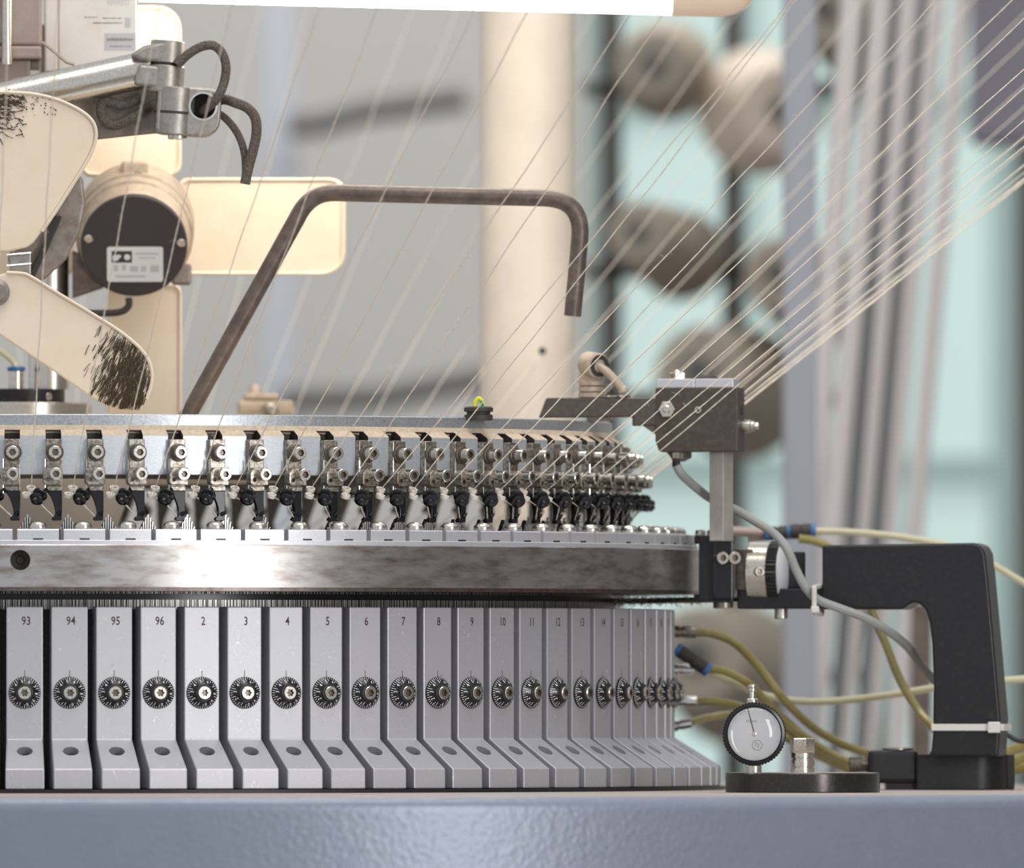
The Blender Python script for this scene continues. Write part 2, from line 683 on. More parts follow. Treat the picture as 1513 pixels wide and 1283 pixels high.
M['gauge_face'] = mat('gauge_face', (.80, .81, .84), 0, .35)
M['gauge_needle'] = mat('gauge_needle', (.18, .17, .17), 0, .5)
M['glass'] = mat('gauge_glass', (1, 1, 1), 0, .04, trans=1)
M['lamp'] = mat('lamp_tube', (1, .95, .88), 0, .4, emit=((1, .90, .76), 14))
M['lamp_end'] = mat('lamp_end', (.85, .68, .54), 0, .35, emit=((1, .74, .55), .12))
M['purple_panel'] = mat('mauve_panel', (.24, .225, .265), 0, .6)
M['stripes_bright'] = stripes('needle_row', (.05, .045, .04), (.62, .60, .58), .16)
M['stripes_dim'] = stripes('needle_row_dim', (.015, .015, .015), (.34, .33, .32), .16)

P = 360 / 95
NUM = {k: 93 + k for k in range(-6, 4)}
for k in range(4, 30):
    NUM[k] = k - 2


ONES = 'zero one two three four five six seven eight nine ten eleven twelve thirteen fourteen fifteen sixteen seventeen eighteen nineteen'.split()
WORD = {n: ONES[n] if n < 20 else {2: 'twenty', 8: 'eighty', 9: 'ninety'}[n // 10] + ('-' + ONES[n % 10] if n % 10 else '') for n in list(NUM.values())}


def polar(Rr, a, z):
    return Vector((Rr * math.sin(R_(a)), -Rr * math.cos(R_(a)), z))


# ------------------------------------------------------------------ the hall
ZF = -1000.0
struct('floor', MB().box(-4200, 4600, -4500, 5400, ZF - 60, ZF), M['floor'])
b = MB()
b.box(-4200, W(868, 0, 5000).x, 5000, 5150, ZF, 2600)
b.box(W(868, 0, 5000).x, 4600, 5000, 5150, 1300, 2600)
b.box(W(868, 0, 5000).x, 4600, 5000, 5150, ZF, -330)
b.box(W(1506, 0, 5000).x, 4600, 5000, 5150, -330, 1300)
struct('wall_back', b, M['wall'])
struct('wall_right', MB().box(4600, 4750, -4500, 5150, ZF, 2600), M['wall_dark'])
b = MB()
xa, xb = W(868, 0, 5000).x, W(1506, 0, 5000).x
for x in (xa, (xa * 2 + xb) / 3, (xa + xb * 2) / 3, xb - 24):
    b.box(x, x + 24, 5030, 5110, -330, 1300, 4)
for z in (-330, W(0, 665, 5000).z - 30, 560, 1240):
    b.box(xa, xb, 5035, 5105, z, z + 26, 4)
win = struct('window_1', b, M['frame_teal'])
zs = [-330, W(0, 665, 5000).z - 30, 560, 1240]
xs = [xa, (xa * 2 + xb) / 3, (xa + xb * 2) / 3, xb - 24]
for i in range(3):
    for j in range(3):
        o = bpy.data.objects.new('pane', make_mesh('pane', MB().box(xs[i] + 20, xs[i + 1] + 4, 5060, 5070, zs[j] + 22, zs[j + 1] + 4), M['pane']))
        COL.objects.link(o)
        o.parent = win
        o.location = (0, 0, 0)

# ------------------------------------------------------------------ machine bed
ZT = -63.5
bed = thing('machine_bed', 'blue-grey hammered-paint machine bed with a dusty rounded edge under the cam blocks', 'machine bed', (0, 0, ZF))
RT = 850
pr = [(0, ZT), (RT - 9, ZT)]
b = MB()
b.revolve([(300, ZT - 14), (300, ZT), (RT - 7, ZT), (RT - 7.5, ZT - 14)], steps=240)
part('dusty_top', b, M['table_dust'], bed, label='beige dusty top surface')
prof = [(RT - 7, ZT + .0)]
for i in range(1, 9):
    a = R_(90 * i / 8)
    prof.append((RT - 7 + 7 * math.sin(a), ZT - 9 + 9 * math.cos(a)))
prof += [(RT, ZT - 150), (RT - 25, ZT - 160), (320, ZT - 160), (320, ZT - 16), (RT - 10, ZT - 16)]
part('painted_skirt', MB().revolve(prof, steps=300), M['table_paint'], bed, angle=50)
for a in (0, 120, 240):
    p = polar(620, a + 30, 0)
    b = MB()
    b.box(p.x - 70, p.x + 70, p.y - 70, p.y + 70, ZF + 30, ZT - 158, 10)
    b.box(p.x - 110, p.x + 110, p.y - 110, p.y + 110, ZF, ZF + 30, 6)
    part('leg', b, M['table_paint'], bed)

# knitting cylinder behind the cam blocks
cyl = thing('knitting_cylinder', 'dark steel knitting cylinder with packed needle rows behind the cam blocks', 'cylinder', (0, 0, ZT))
part('drum', MB().revolve([(408, ZT + 2), (408, 53), (340, 53), (340, ZT + 2)]), M['gap_grey'], cyl)
part('base_ring', MB().revolve([(340, ZT), (464, ZT), (464, -61.2), (340, -61.2)]), M['black_oxide'], cyl)
part('needle_row', MB().revolve([(392, 53), (392, 59.2), (380, 59.2), (380, 53)]), M['stripes_bright'], cyl)
part('groove_band', MB().revolve([(390, 59.2), (390, 61.4), (391, 61.4), (391, 61.9), (390, 61.9), (390, 63), (378, 63), (378, 59.2)]), M['black_gloss'], cyl)
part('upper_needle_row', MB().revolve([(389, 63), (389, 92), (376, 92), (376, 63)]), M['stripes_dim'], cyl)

# raised needles forming a small hump at every feeder
b = MB()
for k in range(-6, 48):
    c = .55 + P * k
    for i in range(-4, 5):
        a = c + i * .215
        h = 113.4 - abs(i) ** 1.25 * 1.95
        p = polar(388.5, a, 0)
        b.M = Matrix.Translation(p) @ Matrix.Rotation(R_(a), 4, 'Z')
        b.box(-.36, .36, -.5, .5, 92, h)
        b.box(-.36, .36, -1.7, -.3, h - .7, h)
        b.M = Matrix.Identity(4)
o = single('knitting_needles', b, M['needle'], 'bright latch needles rising in small humps between feeder tips and silver plates', 'needles', (0, 0, 92))
o['kind'] = 'stuff'

b = MB()
for k in range(-6, 26):  # dark slabs added behind the needles so they stand out
    c = .55 + P * k
    b.M = Matrix.Translation(polar(385.6, c, 0)) @ Matrix.Rotation(R_(c), 4, 'Z')
    b.prism([(-6.6, 92), (6.6, 92), (6.2, 101), (3.4, 107.5), (.8, 111.6), (-.8, 111.6), (-3.4, 107.5), (-6.2, 101)], -.6, .6)
o = single('needle_backing', b, M['gap_grey'], 'dark slabs added close behind the rows of raised needles', 'backing', (0, 0, 92))
o['kind'] = 'stuff'

# clamping ring with the long ground steel face
ring = thing('clamping_ring', 'wide ground steel ring with brown stains above the numbered cam blocks', 'ring', (0, 0, 64))
body = MB().revolve([(447.4, 66.8), (447.4, 93.2), (446.8, 93.8), (412, 93.8), (412, 66.8)], steps=360)
ha = (30 - PX0) * .4276 / 447.4 * 57.3
hole = MB().cyl(polar(452, ha, 83.9), polar(436, ha, 83.9), 6.4, 32)
part('ring_body', boolean(body, hole), M['ring_steel'], ring, angle=20)
part('hole_plug', MB().lathe([(6.38, 0), (6.38, .5), (3, .5), (2.4, 1.4), (0, 1.4)], 24, polar(437, ha, 83.9), polar(1, ha, 0)), M['notch'], ring)
part('top_lip', MB().revolve([(445.5, 93.8), (445.5, 96.2), (445, 96.6), (412, 96.6), (412, 93.8)]), M['alu_plain'], ring, angle=20)
part('lower_lip', MB().revolve([(446.4, 64.4), (446.4, 66.8), (412, 66.8), (412, 64.4)]), M['ring_dark'], ring)

# ------------------------------------------------------------------ silver plates on the ring, each with a pan head screw
seg_body = None
for k in range(-6, 24):
    a = -.55 + P * (k + .5)
    if seg_body is None:
        hw = P / 2 - .2
        pr = [(444.3, 96.6), (444.3, 102.9), (443.7, 103.5), (416, 103.5), (416, 96.6)]
        seg_body = make_mesh('plate', MB().revolve(pr, -hw, hw, 4), M['alu_plain'], 20, (0, -430, 96.6))
        seg_screw = make_mesh('pan_screw', MB().lathe([(3, 0), (5.5, .2), (5.8, 1.2), (5.7, 2.6), (5.0, 3.8), (3.4, 4.9), (1.6, 5.3), (0, 5.35)], 24, (0, -432, 103.5)), M['steel'], 60, (0, -430, 96.6))
        seg_notch = make_mesh('notch', MB().box(-3.2, 3.2, -444.45, -444.0, 96.7, 97.7), M['black_dull'], 30, (0, -430, 96.6))
    p = polar(430, a, 96.6)
    t = thing('sinker_plate', f'silver plate with pan-head screw on the ring above cam block {WORD[NUM[k]]}', 'plate', p, a, 'silver plates along the ring')
    part('plate', seg_body, None, t)
    part('pan_screw', seg_screw, None, t)
    part('notch', seg_notch, None, t)

# ------------------------------------------------------------------ numbered cam blocks
RC = 430.0


def cam_meshes():
    m = {}
    b = MB()
    h0, h1 = 11.55, 12.3
    side = [(0, 54.6), (0, -29.5), (-30, -48.4), (-30, -61), (18, -61), (18, 54.6)]
    wid = [h0, h0, h1, h1, h1, h0]
    n = len(side)
    vs = [(-w, y, z) for (y, z), w in zip(side, wid)] + [(w, y, z) for (y, z), w in zip(side, wid)]
    fs = [list(range(n)), list(range(2 * n - 1, n - 1, -1))] + [(i, (i + 1) % n, n + (i + 1) % n, n + i) for i in range(n)]
    b.solid(vs, fs, .7, 2)
    nrm = Vector((0, -18.9, 30)).normalized()
    pc = Vector((0, -11.8, -36.9))
    cut = MB().cyl(pc - nrm * 9, pc + nrm * 6, 5.1, 28)
    m['body'] = make_mesh('body', boolean(b, cut), M['alu'], 30)
    m['foot_screw'] = make_mesh('foot_screw', MB().socket_head(pc - nrm * 8.9, nrm, 5.0, 3.6, 2.4, 2.4), M['black_dull'])  # black head fills the hole; its colour stands in for shade
    # dial: truncated cone
    cone = [(0, 0), (10.1, 0), (10.1, .9), (5.9, 4.3), (5.6, 4.5), (0, 4.5)]
    m['dial'] = make_mesh('dial', MB().lathe(cone[1:5], 48, (0, -.02, 0), (0, -1, 0)), M['black_gloss'], 25)

    def on_cone(r, a):
        y = -.02 - (.9 + (10.1 - r) / 4.2 * 3.4) - .05
        return (r * math.sin(a), y, r * math.cos(a))
    b = MB()
    for i in range(40):
        a = 2 * math.pi * i / 40
        r0, r1 = 8.8 if i % 4 else 7.4, 9.9
        da0, da1 = .15 / r0, .15 / r1
        b.add([on_cone(r0, a - da0), on_cone(r0, a + da0), on_cone(r1, a + da1), on_cone(r1, a - da1)], [(0, 1, 2, 3)])
    m['graduation'] = make_mesh('graduation', b, M['white_mark'])
    b = MB()
    for dgt in range(10):
        vs, fs = text_shape(str(dgt), 2.6, .03)
        a0 = R_(-13 + (dgt - 5) * 36)
        b.add([on_cone(7.5 + y, a0 + x / 7.5) for x, y in vs], fs)
    m['numerals'] = make_mesh('numerals', b, M['white_mark'])
    m['collar'] = make_mesh('collar', MB().ring([(5.4, 0), (5.4, .9), (5, 1.1), (4.3, 1.1), (4.3, 0)], 32, (0, -4.3, 0), (0, -1, 0)), M['gap_grey'])
    m['screw'] = make_mesh('screw', MB().socket_head((0, -3, 0), (0, -1, 0), 4.2, 3.9, 2.2, 2.2, 0, 36), M['steel'])
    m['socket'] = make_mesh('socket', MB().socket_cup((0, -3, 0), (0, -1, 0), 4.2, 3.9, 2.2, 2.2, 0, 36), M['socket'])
    m['index_mark'] = make_mesh('index_mark', MB().box(-.2, .2, -.06, .2, 9.0, 14.2), M['dark_mark'])
    return m


CM = cam_meshes()
for k in range(-6, 25):
    a = .25 + P * k
    p = polar(RC, a, 0)
    num = NUM[k]
    t = thing('cam_block', f'satin aluminium cam block with black dial, stamped {WORD[num]}, on the knitting cylinder', 'cam block', p, a, 'numbered cam blocks')
    part('body', CM['body'], None, t)
    dl = part('dial', CM['dial'], None, t, label='black conical dial')
    part('graduation', CM['graduation'], None, dl)
    part('numerals', CM['numerals'], None, dl)
    part('collar', CM['collar'], None, t)
    q = part('screw', CM['screw'], None, t)
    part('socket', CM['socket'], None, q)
    part('index_mark', CM['index_mark'], None, t)
    part('foot_screw', CM['foot_screw'], None, t)
    if True:
        vs, fs = text_shape(str(num), 7.6, .1)
        b = MB().add([(x * .78 + .9, -.06, y + 45.6) for x, y in vs], fs)
        part('stamped_number', make_mesh('stamped_number', b, M['dark_mark']), None, t)

# ------------------------------------------------------------------ dial disc above, with a notch over every feeder
FA = -.87
dial = thing('dial_disc', 'grey dial disc with beige chamfer carrying the row of yarn feeders', 'dial', (0, 0, 138))
rim = [(389.2, 170.2), (389.2, 176.6), (388.6, 177.2), (300, 177.2), (300, 170.2)]
part('rim', MB().revolve(rim), M['dial_rim'], dial, angle=20)
pn = [(389.8, 170.2), (390.7, 167.2), (396.2, 163.9), (396.5, 163.4), (396.5, 158), (396.5, 150), (380, 150), (380, 170.2)]
pb = [(389.8, 170.2), (390.7, 167.2), (386.5, 166.6), (386.5, 163.4), (386.5, 158), (396.5, 157.9), (380, 150), (380, 170.2)]
cuts = [(FA + P * k - .72, FA + P * k + .72) for k in range(-7, 88)]
chm = [(389.8, 170.2), (390.7, 167.2), (396.2, 163.9), (396.5, 163.4), (386, 163.4), (384, 170.2)]
chn = [(389.8, 170.2), (390.7, 167.2), (386.9, 166.6), (386.6, 163.4), (386, 163.4), (384, 170.2)]
o = part('chamfer', MB().revolve(chm, -28, 332, 360, (cuts, chn)), M['dusty'], dial, angle=20, label='beige dusty chamfer')
fc = [(396.5, 163.4), (396.5, 157.5), (396.5, 138.9), (396.0, 138.4), (372, 138.4), (372, 163.4)]
fn = [(386.6, 163.4), (386.6, 157.5), (396.5, 157.2), (396.0, 138.4), (372, 138.4), (372, 163.4)]
part('face_band', MB().revolve(fc, -28, 332, 360, (cuts, fn)), M['dial_face'], dial, angle=20)
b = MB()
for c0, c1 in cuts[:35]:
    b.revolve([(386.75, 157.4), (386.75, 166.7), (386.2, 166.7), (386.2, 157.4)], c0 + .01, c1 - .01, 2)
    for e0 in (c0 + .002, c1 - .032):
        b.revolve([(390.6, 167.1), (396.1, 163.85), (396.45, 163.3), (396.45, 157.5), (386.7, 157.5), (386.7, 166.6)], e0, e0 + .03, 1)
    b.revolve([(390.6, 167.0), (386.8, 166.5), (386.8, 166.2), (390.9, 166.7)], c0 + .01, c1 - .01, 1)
part('notch_shade', b, M['notch'], dial)['kind'] = 'stuff'  # near-black skin paints shade onto the notch walls
part('plate', MB().revolve([(372.5, 139), (372.5, 172), (170, 172), (170, 139)], steps=120), M['dusty'], dial)
part('hub', MB().lathe([(58, 60), (60, 100), (74, 140), (74, 171.5)], 48, (0, 0, 0)), M['cream_paint'], dial)

# ------------------------------------------------------------------ yarn feeders
RF = 396.5
WAX = Vector((-.5, -.62, -.6)).normalized()
WC = Vector((-10.6, -15.5, 124.2))
EY1, EY2 = Vector((-14.4, -3.2, 129.6)), Vector((-17.5, -7.0, 125.5))
TIP = Vector((.3, -3.6, 111.5))


def feeder_meshes():
    m = {}
    zb = 128.0
    org = (0, 0, zb)
    mk = lambda n, b, mt, ang=32: make_mesh(n, b, M[mt], ang, org)
    m['bracket'] = mk('bracket', MB().box(-5, 5.2, -4.6, 0, 128.4, 161.2, .5), 'steel_old')
    b = MB().ring([(5.7, 0), (5.7, 1.6), (5.2, 2.0), (2.2, 2.0), (2.2, 0)], 28, (.5, -4.6, 152.7), (0, -1, 0))
    b.ring([(4.8, 1.9), (4.8, 3.0), (2.2, 3.0), (2.2, 1.9)], 28, (.5, -4.6, 152.7), (0, -1, 0))
    m['washer'] = mk('washer', b, 'washer')
    m['upper_screw'] = mk('screw', MB().socket_head((.5, -7.5, 152.7), (0, -1, 0), 4.15, 5.6, 2.25, 2.6), 'steel')
    blk = MB().prism([(-7.2, 133.4), (-5.8, 132), (5.3, 132), (5.3, 143.2), (-4.2, 143.2), (-7.2, 140)], -12, -4.6, .45)
    m['clamp_block'] = mk('clamp_block', boolean(blk, MB().cyl((-4.3, -14, 135.4), (-4.3, -8, 135.4), 1.35, 14)), 'steel_old')
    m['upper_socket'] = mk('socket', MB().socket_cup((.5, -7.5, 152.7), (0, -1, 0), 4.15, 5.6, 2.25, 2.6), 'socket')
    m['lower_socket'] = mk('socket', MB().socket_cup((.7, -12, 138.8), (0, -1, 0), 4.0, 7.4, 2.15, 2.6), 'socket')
    m['lower_screw'] = mk('screw', MB().socket_head((.7, -12, 138.8), (0, -1, 0), 4.0, 7.4, 2.15, 2.6), 'steel')
    m['tab'] = mk('tab', MB().box(-4.6, 5.2, -6.2, -3.2, 128.3, 131.4, .4), 'steel_old')
    m['pin'] = mk('pin', MB().cyl((-5.7, -5.6, 126), (-5.7, -5.6, 148.5), .55, 10), 'chrome')
    fing = [(-4, 128.4), (5.2, 128.4), (5.2, 115.2), (4.9, 109.4), (-.3, 109.2), (-1.5, 110.2), (-1.1, 111.2), (.6, 112.6), (.9, 114.4), (.5, 117.5), (-.5, 121), (-2.1, 124.6), (-3.9, 127)]
    b = MB().prism(fing, -4.6, -1, .4)
    b.lathe([(1.5, 0), (1.2, 1.4), (.1, 3.4)], 10, (2.9, -4.4, 113.4), (.75, -.9, .9))
    m['finger'] = mk('finger', b, 'black_gloss')
    ey = [(2.95, -1.3), (3.1, -.9), (3.1, .9), (2.95, 1.3), (2.3, 1.3), (1.95, .7), (1.95, -.7), (2.3, -1.3)]
    b = MB().ring(ey, 24, EY1, (0, -.42, .9))
    m['eyelet'] = mk('eyelet', b, 'ceramic', 50)
    m['eyelet2'] = mk('eyelet', MB().ring(ey, 24, EY2, (.05, -.36, .93)), 'ceramic', 50)
    m['wheel'] = mk('yarn_wheel', MB().lathe([(4.4, -3.6), (4.9, -3.2), (4.8, -1.9), (2.7, -1), (2.7, .7), (4.4, 1.5), (4.7, 2.4), (4.4, 2.9), (2.6, 3.4), (2.3, 5.4), (1.2, 5.9), (0, 6)], 28, WC, WAX), 'black_gloss', 40)
    b = MB().tube([WC - WAX * 3, WC - WAX * 7 + Vector((2, 2, 1)), Vector((-3.5, -4.4, 127.6))], .9, 8)
    b.tube([Vector((-4, -3, 127.8)), Vector((-9, -1, 127.2)), EY1 + Vector((3.0, .6, -.6))], .7, 8)
    m['holder'] = mk('guide_holder', b, 'black_oxide')
    return m


FM = feeder_meshes()


def back_feeder_meshes():
    b = MB().box(-5, 5.2, -4.6, 0, 128.4, 161.2)
    b.box(-7.2, 5.3, -12, -4.6, 132, 143.2)
    b.lathe([(4.1, 0), (4.1, 8)], 12, (.5, -4.6, 152.7), (0, -1, 0))
    b.lathe([(4.1, 0), (4.1, 7.4)], 12, (.7, -12, 138.8), (0, -1, 0))
    b.prism([(-4, 128.4), (5.2, 128.4), (4.9, 109.4), (-.3, 109.2), (.6, 116)], -4.6, -1)
    w = MB().lathe([(4.4, -3.6), (4.8, -1.9), (2.7, -1), (2.7, .7), (4.6, 2), (2.6, 3.4), (0, 6)], 12, WC, WAX)
    return make_mesh('bracket', b, M['steel_old'], 32, (0, 0, 128.0)), make_mesh('yarn_wheel', w, M['gap_grey'], 32, (0, 0, 128.0))


BF = back_feeder_meshes()
for k in range(-6, 25):
    a = FA + P * k
    p = polar(RF, a, 128)
    t = thing('yarn_feeder', f'yarn feeder with two cap screws, ceramic eyelets and black wheel above cam block {WORD[NUM[k]]}', 'yarn feeder', p, a, 'yarn feeders on the dial')
    for nm, key in (('bracket', 'bracket'), ('washer', 'washer'), ('screw', 'upper_screw'), ('clamp_block', 'clamp_block'), ('screw', 'lower_screw'), ('tab', 'tab'),
                    ('pin', 'pin'), ('finger', 'finger'), ('eyelet', 'eyelet'), ('eyelet', 'eyelet2'), ('yarn_wheel', 'wheel'), ('guide_holder', 'holder')):
        q = part(nm, FM[key], None, t)
        if nm == 'screw':
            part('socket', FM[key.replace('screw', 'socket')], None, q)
for k in range(25, 50):
    a = FA + P * k
    t = thing('yarn_feeder', 'blurred yarn feeder on the far side of the dial', 'yarn feeder', polar(RF, a, 128), a, 'yarn feeders on the far side')
    part('bracket', BF[0], None, t)
    part('yarn_wheel', BF[1], None, t)

# ------------------------------------------------------------------ yarns running up to the feed ring outside the picture
TOPB = {2: (236, 0), 3: (342, 5), 4: (470, 12), 5: (555, 15), 6: (697, 20), 7: (775, 20), 8: (923, 25), 9: (973, 25), 10: (1162, 5), 11: (1172, 0)}
rng = random.Random(3)


def yarn_path(k, fine):
    a = FA + P * k
    Mf = Matrix.Translation(polar(RF, a, 0)) @ Matrix.Rotation(R_(a), 4, 'Z')
    e1 = Mf @ EY1
    ae = math.degrees(math.atan2(e1.x, -e1.y))
    rad, tan = polar(1, ae, 0), Vector((math.cos(R_(ae)), math.sin(R_(ae)), 0))
    d = rad * 1.25 + tan * ((.10 if k % 2 == 0 else .04) + rng.uniform(-.012, .012)) + Vector((0, 0, 1))
    if k == 20:
        d -= tan * .14
    if k in TOPB:
        for _ in range(20):                     # steer the yarn to where the photo shows it leave the frame
            q = e1 + d * 310
            z = (PY0 - TOPB[k][1]) * (D + q.y) / F
            q = e1 + d * (z - e1.z)
            x = (TOPB[k][0] - PX0) * (D + q.y) / F
            d += tan * ((x - q.x) / max(.4, tan.x) / (z - e1.z)) * .7
    L = 470 if k < 14 else 640
    pts = [Mf @ TIP, Mf @ (WC + Vector((1.5, 4.5, -4.0))), Mf @ EY2, Mf @ EY1]
    top = e1 + d * L
    n = int((top - e1).length / fine)
    out = []
    for i in range(3):
        out += [pts[i].lerp(pts[i + 1], j / 4) for j in range(4)]
    ph = rng.uniform(0, 6)
    for i in range(n + 1):
        s = i / n
        q = e1.lerp(top, s)
        wob = .25 * min(1, s * 12)
        out.append(q + Vector((math.sin(s * 61 + ph), 0, math.sin(s * 37 + ph * 2))) * wob - Vector((0, 0, 1)) * (4 * s * (1 - s)) * 1.5)
    return out


for k in range(-6, 50):
    near = k < 26
    slim = .74 if k > 16 else 1
    path = yarn_path(k, 1.15 if near else 6)
    b = MB()
    r0 = .43 * slim if near else .32
    if near:
        b.tube(path, r0, 5, lambda i: r0 * (.72 + .45 * (i % 2)) * (1 + .15 * math.sin(i * .7)))
        for _ in range(70):
            i = rng.randrange(14, len(path) - 6)
            p = path[i]
            dv = Vector((rng.uniform(-1, 1), rng.uniform(-1, 1), rng.uniform(-1, 1))).normalized()
            L = rng.uniform(1.2, 4.2)
            b.tube([p, p + dv * L * .5 + Vector((0, 0, .3)), p + dv * L + Vector((rng.uniform(-.8, .8), 0, rng.uniform(-.8, .8)))], .055, 3)
    else:
        b.tube(path, r0, 5)
    lab = f'cream yarn rising from the feeder above cam block {WORD[NUM[k]]}' if k < 25 else 'blurred cream yarn rising from a feeder on the far side of the dial'
    single('yarn', b, M['yarn'], lab, 'yarn', path[0], 'yarns running to the feeders' if k < 25 else 'yarns on the far side', angle=60)

# ------------------------------------------------------------------ right-hand holder on the bed: black swan-neck arm
def turned(pivot, deg):
    return Matrix.Translation(Vector(pivot)) @ Matrix.Rotation(R_(deg), 4, 'Z') @ Matrix.Translation(-Vector(pivot))


def px_out(pts, Y):
    return [(W(x, y, Y).x, W(x, y, Y).z) for x, y in pts]


YA = -100
TURN = turned(W(1060, 1024, YA), -11)
arm = thing('holder_arm', 'black swan-neck steel arm bolted to the bed beside the dial gauge', 'arm', W(1430, 1168, YA + 20))
# (points are stretched a little along x to make up for the turn)
ax = lambda pts: [(1060 + (x - 1060) * 1.0, y) for x, y in pts]
inner = [(1478, 1118), (1374, 1118), (1379, 1108), (1381, 1085), (1382, 1010), (1380, 950), (1376, 920), (1370, 902), (1361, 892), (1350, 891), (1342, 896), (1336, 901), (1216, 901), (1216, 806), (1440, 803), (1452, 807), (1458, 818), (1462, 850), (1472, 960), (1481, 1060)]
b = MB()
b.M = TURN
b.prism(px_out(ax(inner), YA), YA, YA + 40, 1.6, 3)
part('neck', b, M['black_oxide'], arm)
b = MB()
b.M = TURN
b.box(W(1088, 0, YA).x, W(1220, 0, YA).x, YA + 4, YA + 34, W(0, 900, YA).z, W(0, 870, YA).z, 1)
part('gauge_shelf', b, M['black_oxide'], arm)
b = MB()
pc = W(1440, 1168, YA + 20)
b.M = Matrix.Rotation(-math.pi / 2, 4, 'X')
fx0, fx1 = W(1353, 0, YA).x, W(1492, 0, YA).x
b.prism(rrect(fx0, fx1, YA - 4, YA + 48, (14, 2, 2, 22), 10), -(ZT + 23.4), -ZT, .7)
b.M = Matrix.Identity(4)
part('foot', b, M['black_oxide'], arm)
part('foot_plate', MB().box(W(1485, 0, YA).x, W(1501, 0, YA).x, YA + 14, YA + 50, ZT, ZT + 23, 1), M['black_oxide'], arm)
b = MB()
q0, q1 = W(1283, 1160, YA), W(1358, 1109, YA)
b.box(q0.x, q1.x, YA, YA + 26, W(0, 1158, YA).z, q1.z, 3)
b.box(W(1310, 0, YA).x, q1.x, YA + 3, YA + 24, ZT, W(0, 1157, YA).z)
part('clamp_jaw', b, M['black_oxide'], arm)
part('jaw_washer', MB().lathe([(8.5, 0), (10.3, .3), (10.3, 1.3), (9, 1.8)], 28, (W(1328, 0, YA).x, YA + 13, q1.z)), M['steel_old'], arm)
b = MB()
bp = W(1283, 1130, YA)
b.hexnut((bp.x + .5, YA + 12, bp.z), (-1, 0, 0), 5.4, 4.6)
b.socket_head((bp.x - 4, YA + 12, bp.z), (-1, 0, 0), 4.8, 8, 2.5, 3)
part('jaw_bolt', b, M['washer'], arm)
b = MB()
p = W(1150, 900, YA)
b.M = TURN
b.cyl((p.x, YA + 16, p.z + 1), (p.x, YA + 16, p.z - 6.5), 4.4, 20, ch=.4)
part('shelf_screw', b, M['steel'], arm)
b = MB()
b.M = TURN
pp = W(1472, 1058, YA)
b.cyl((pp.x - 2, YA + .1, pp.z), (pp.x - 2, YA - .3, pp.z), 2.2, 16)
part('small_hole', b, M['black_dull'], arm)

# clamp block joining the ring and the arm
cb = thing('ring_bracket', 'black angled bracket with paired cap screws gripping the end of the steel ring', 'bracket', W(1055, 892, YA))
b = MB()
b.M = TURN
X = lambda x: W(x, 0, YA).x
Z = lambda y: W(0, y, YA).z
b.box(X(1034), X(1060), YA - 6, YA + 30, Z(888), Z(792), .6)
b.box(X(1026), X(1077), YA - 2, YA + 30, Z(804), Z(791), .5)
b.box(X(1024), X(1060), YA + 2, YA + 28, Z(889), Z(878), .5)
part('grip_block', b, M['black_oxide'], cb)
b = MB()
b.M = TURN
b.box(X(1058), X(1087), YA - 12, YA - 6, Z(890), Z(799), .8)
b.box(X(1058), X(1087), YA - 12, YA + 26, Z(890), Z(882), .8)
part('angle_plate', b, M['black_gloss'], cb)
b = MB()
b.M = TURN
b.box(X(1086), X(1112), YA + 2, YA + 10, Z(872), Z(812), .4)
part('spacer_plate', b, M['ring_dark'], cb)
for x in (1069, 1086):
    b = MB()
    b.M = TURN
    p = W(x, 825, YA)
    b.socket_head((p.x - 1, YA - 11.5 if x < 1080 else YA - 9, p.z), (.55, -.85, 0), 4.2, 6.2, 2.2, 2.6)
    q = part('screw', b, M['steel'], cb)
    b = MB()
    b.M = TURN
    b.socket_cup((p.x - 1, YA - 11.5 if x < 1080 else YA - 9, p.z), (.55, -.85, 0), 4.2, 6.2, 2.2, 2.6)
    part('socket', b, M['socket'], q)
b = MB()
b.cyl((X(1069), YA + 4, Z(890) + .2), (X(1069), YA + 4, Z(899)), 6.6, 24, ch=.5)
part('lower_bolt', b, M['steel_old'], cb)
for x in (1036, 1053):
    part('screw', MB().lathe([(2.4, -1), (3.4, 0), (3.5, 2.2), (2.9, 3.4), (0, 3.8)], 18, (X(x), YA + 12, Z(791))), M['steel'], cb)

# dial gauge lying on the arm, face turned away to the right
g2 = thing('dial_gauge', 'silver dial gauge with knurled black bezel seen edge-on on the black arm', 'dial gauge', W(1135, 893, YA))
ga = Vector((math.cos(R_(14)), -math.sin(R_(14)), 0))
gc = W(1108, 847, YA) + Vector((1, 14, 0))
part('case', MB().lathe([(19.4, 0), (20.6, .8), (20.6, 13.5), (19.6, 14.6)], 56, gc, ga), M['brushed'], g2)
part('bezel', MB().knurl(20.9, 6.4, 50, gc + ga * 14.4, ga, .7), M['black_gloss'], g2, angle=10)
part('face', MB().lathe([(18.6, 0), (18.6, .8), (15, 2.0), (8, 2.8), (0, 3)], 48, gc + ga * 20.6, ga), M['gauge_face'], g2, angle=60)
b = MB().socket_head(W(1121, 845, YA - 12) + Vector((0, 0, 0)), (.1, -1, 0), 3.4, 6, 1.7, 2.5)
part('lock_screw', b, M['steel_old'], g2)
b = MB()
p = W(1165, 840, YA + 25)
b.box(p.x - 6, p.x + 11, YA + 22, YA + 40, W(0, 870, YA).z, W(0, 815, YA).z, 1)
part('mount_block', b, M['black_oxide'], g2)

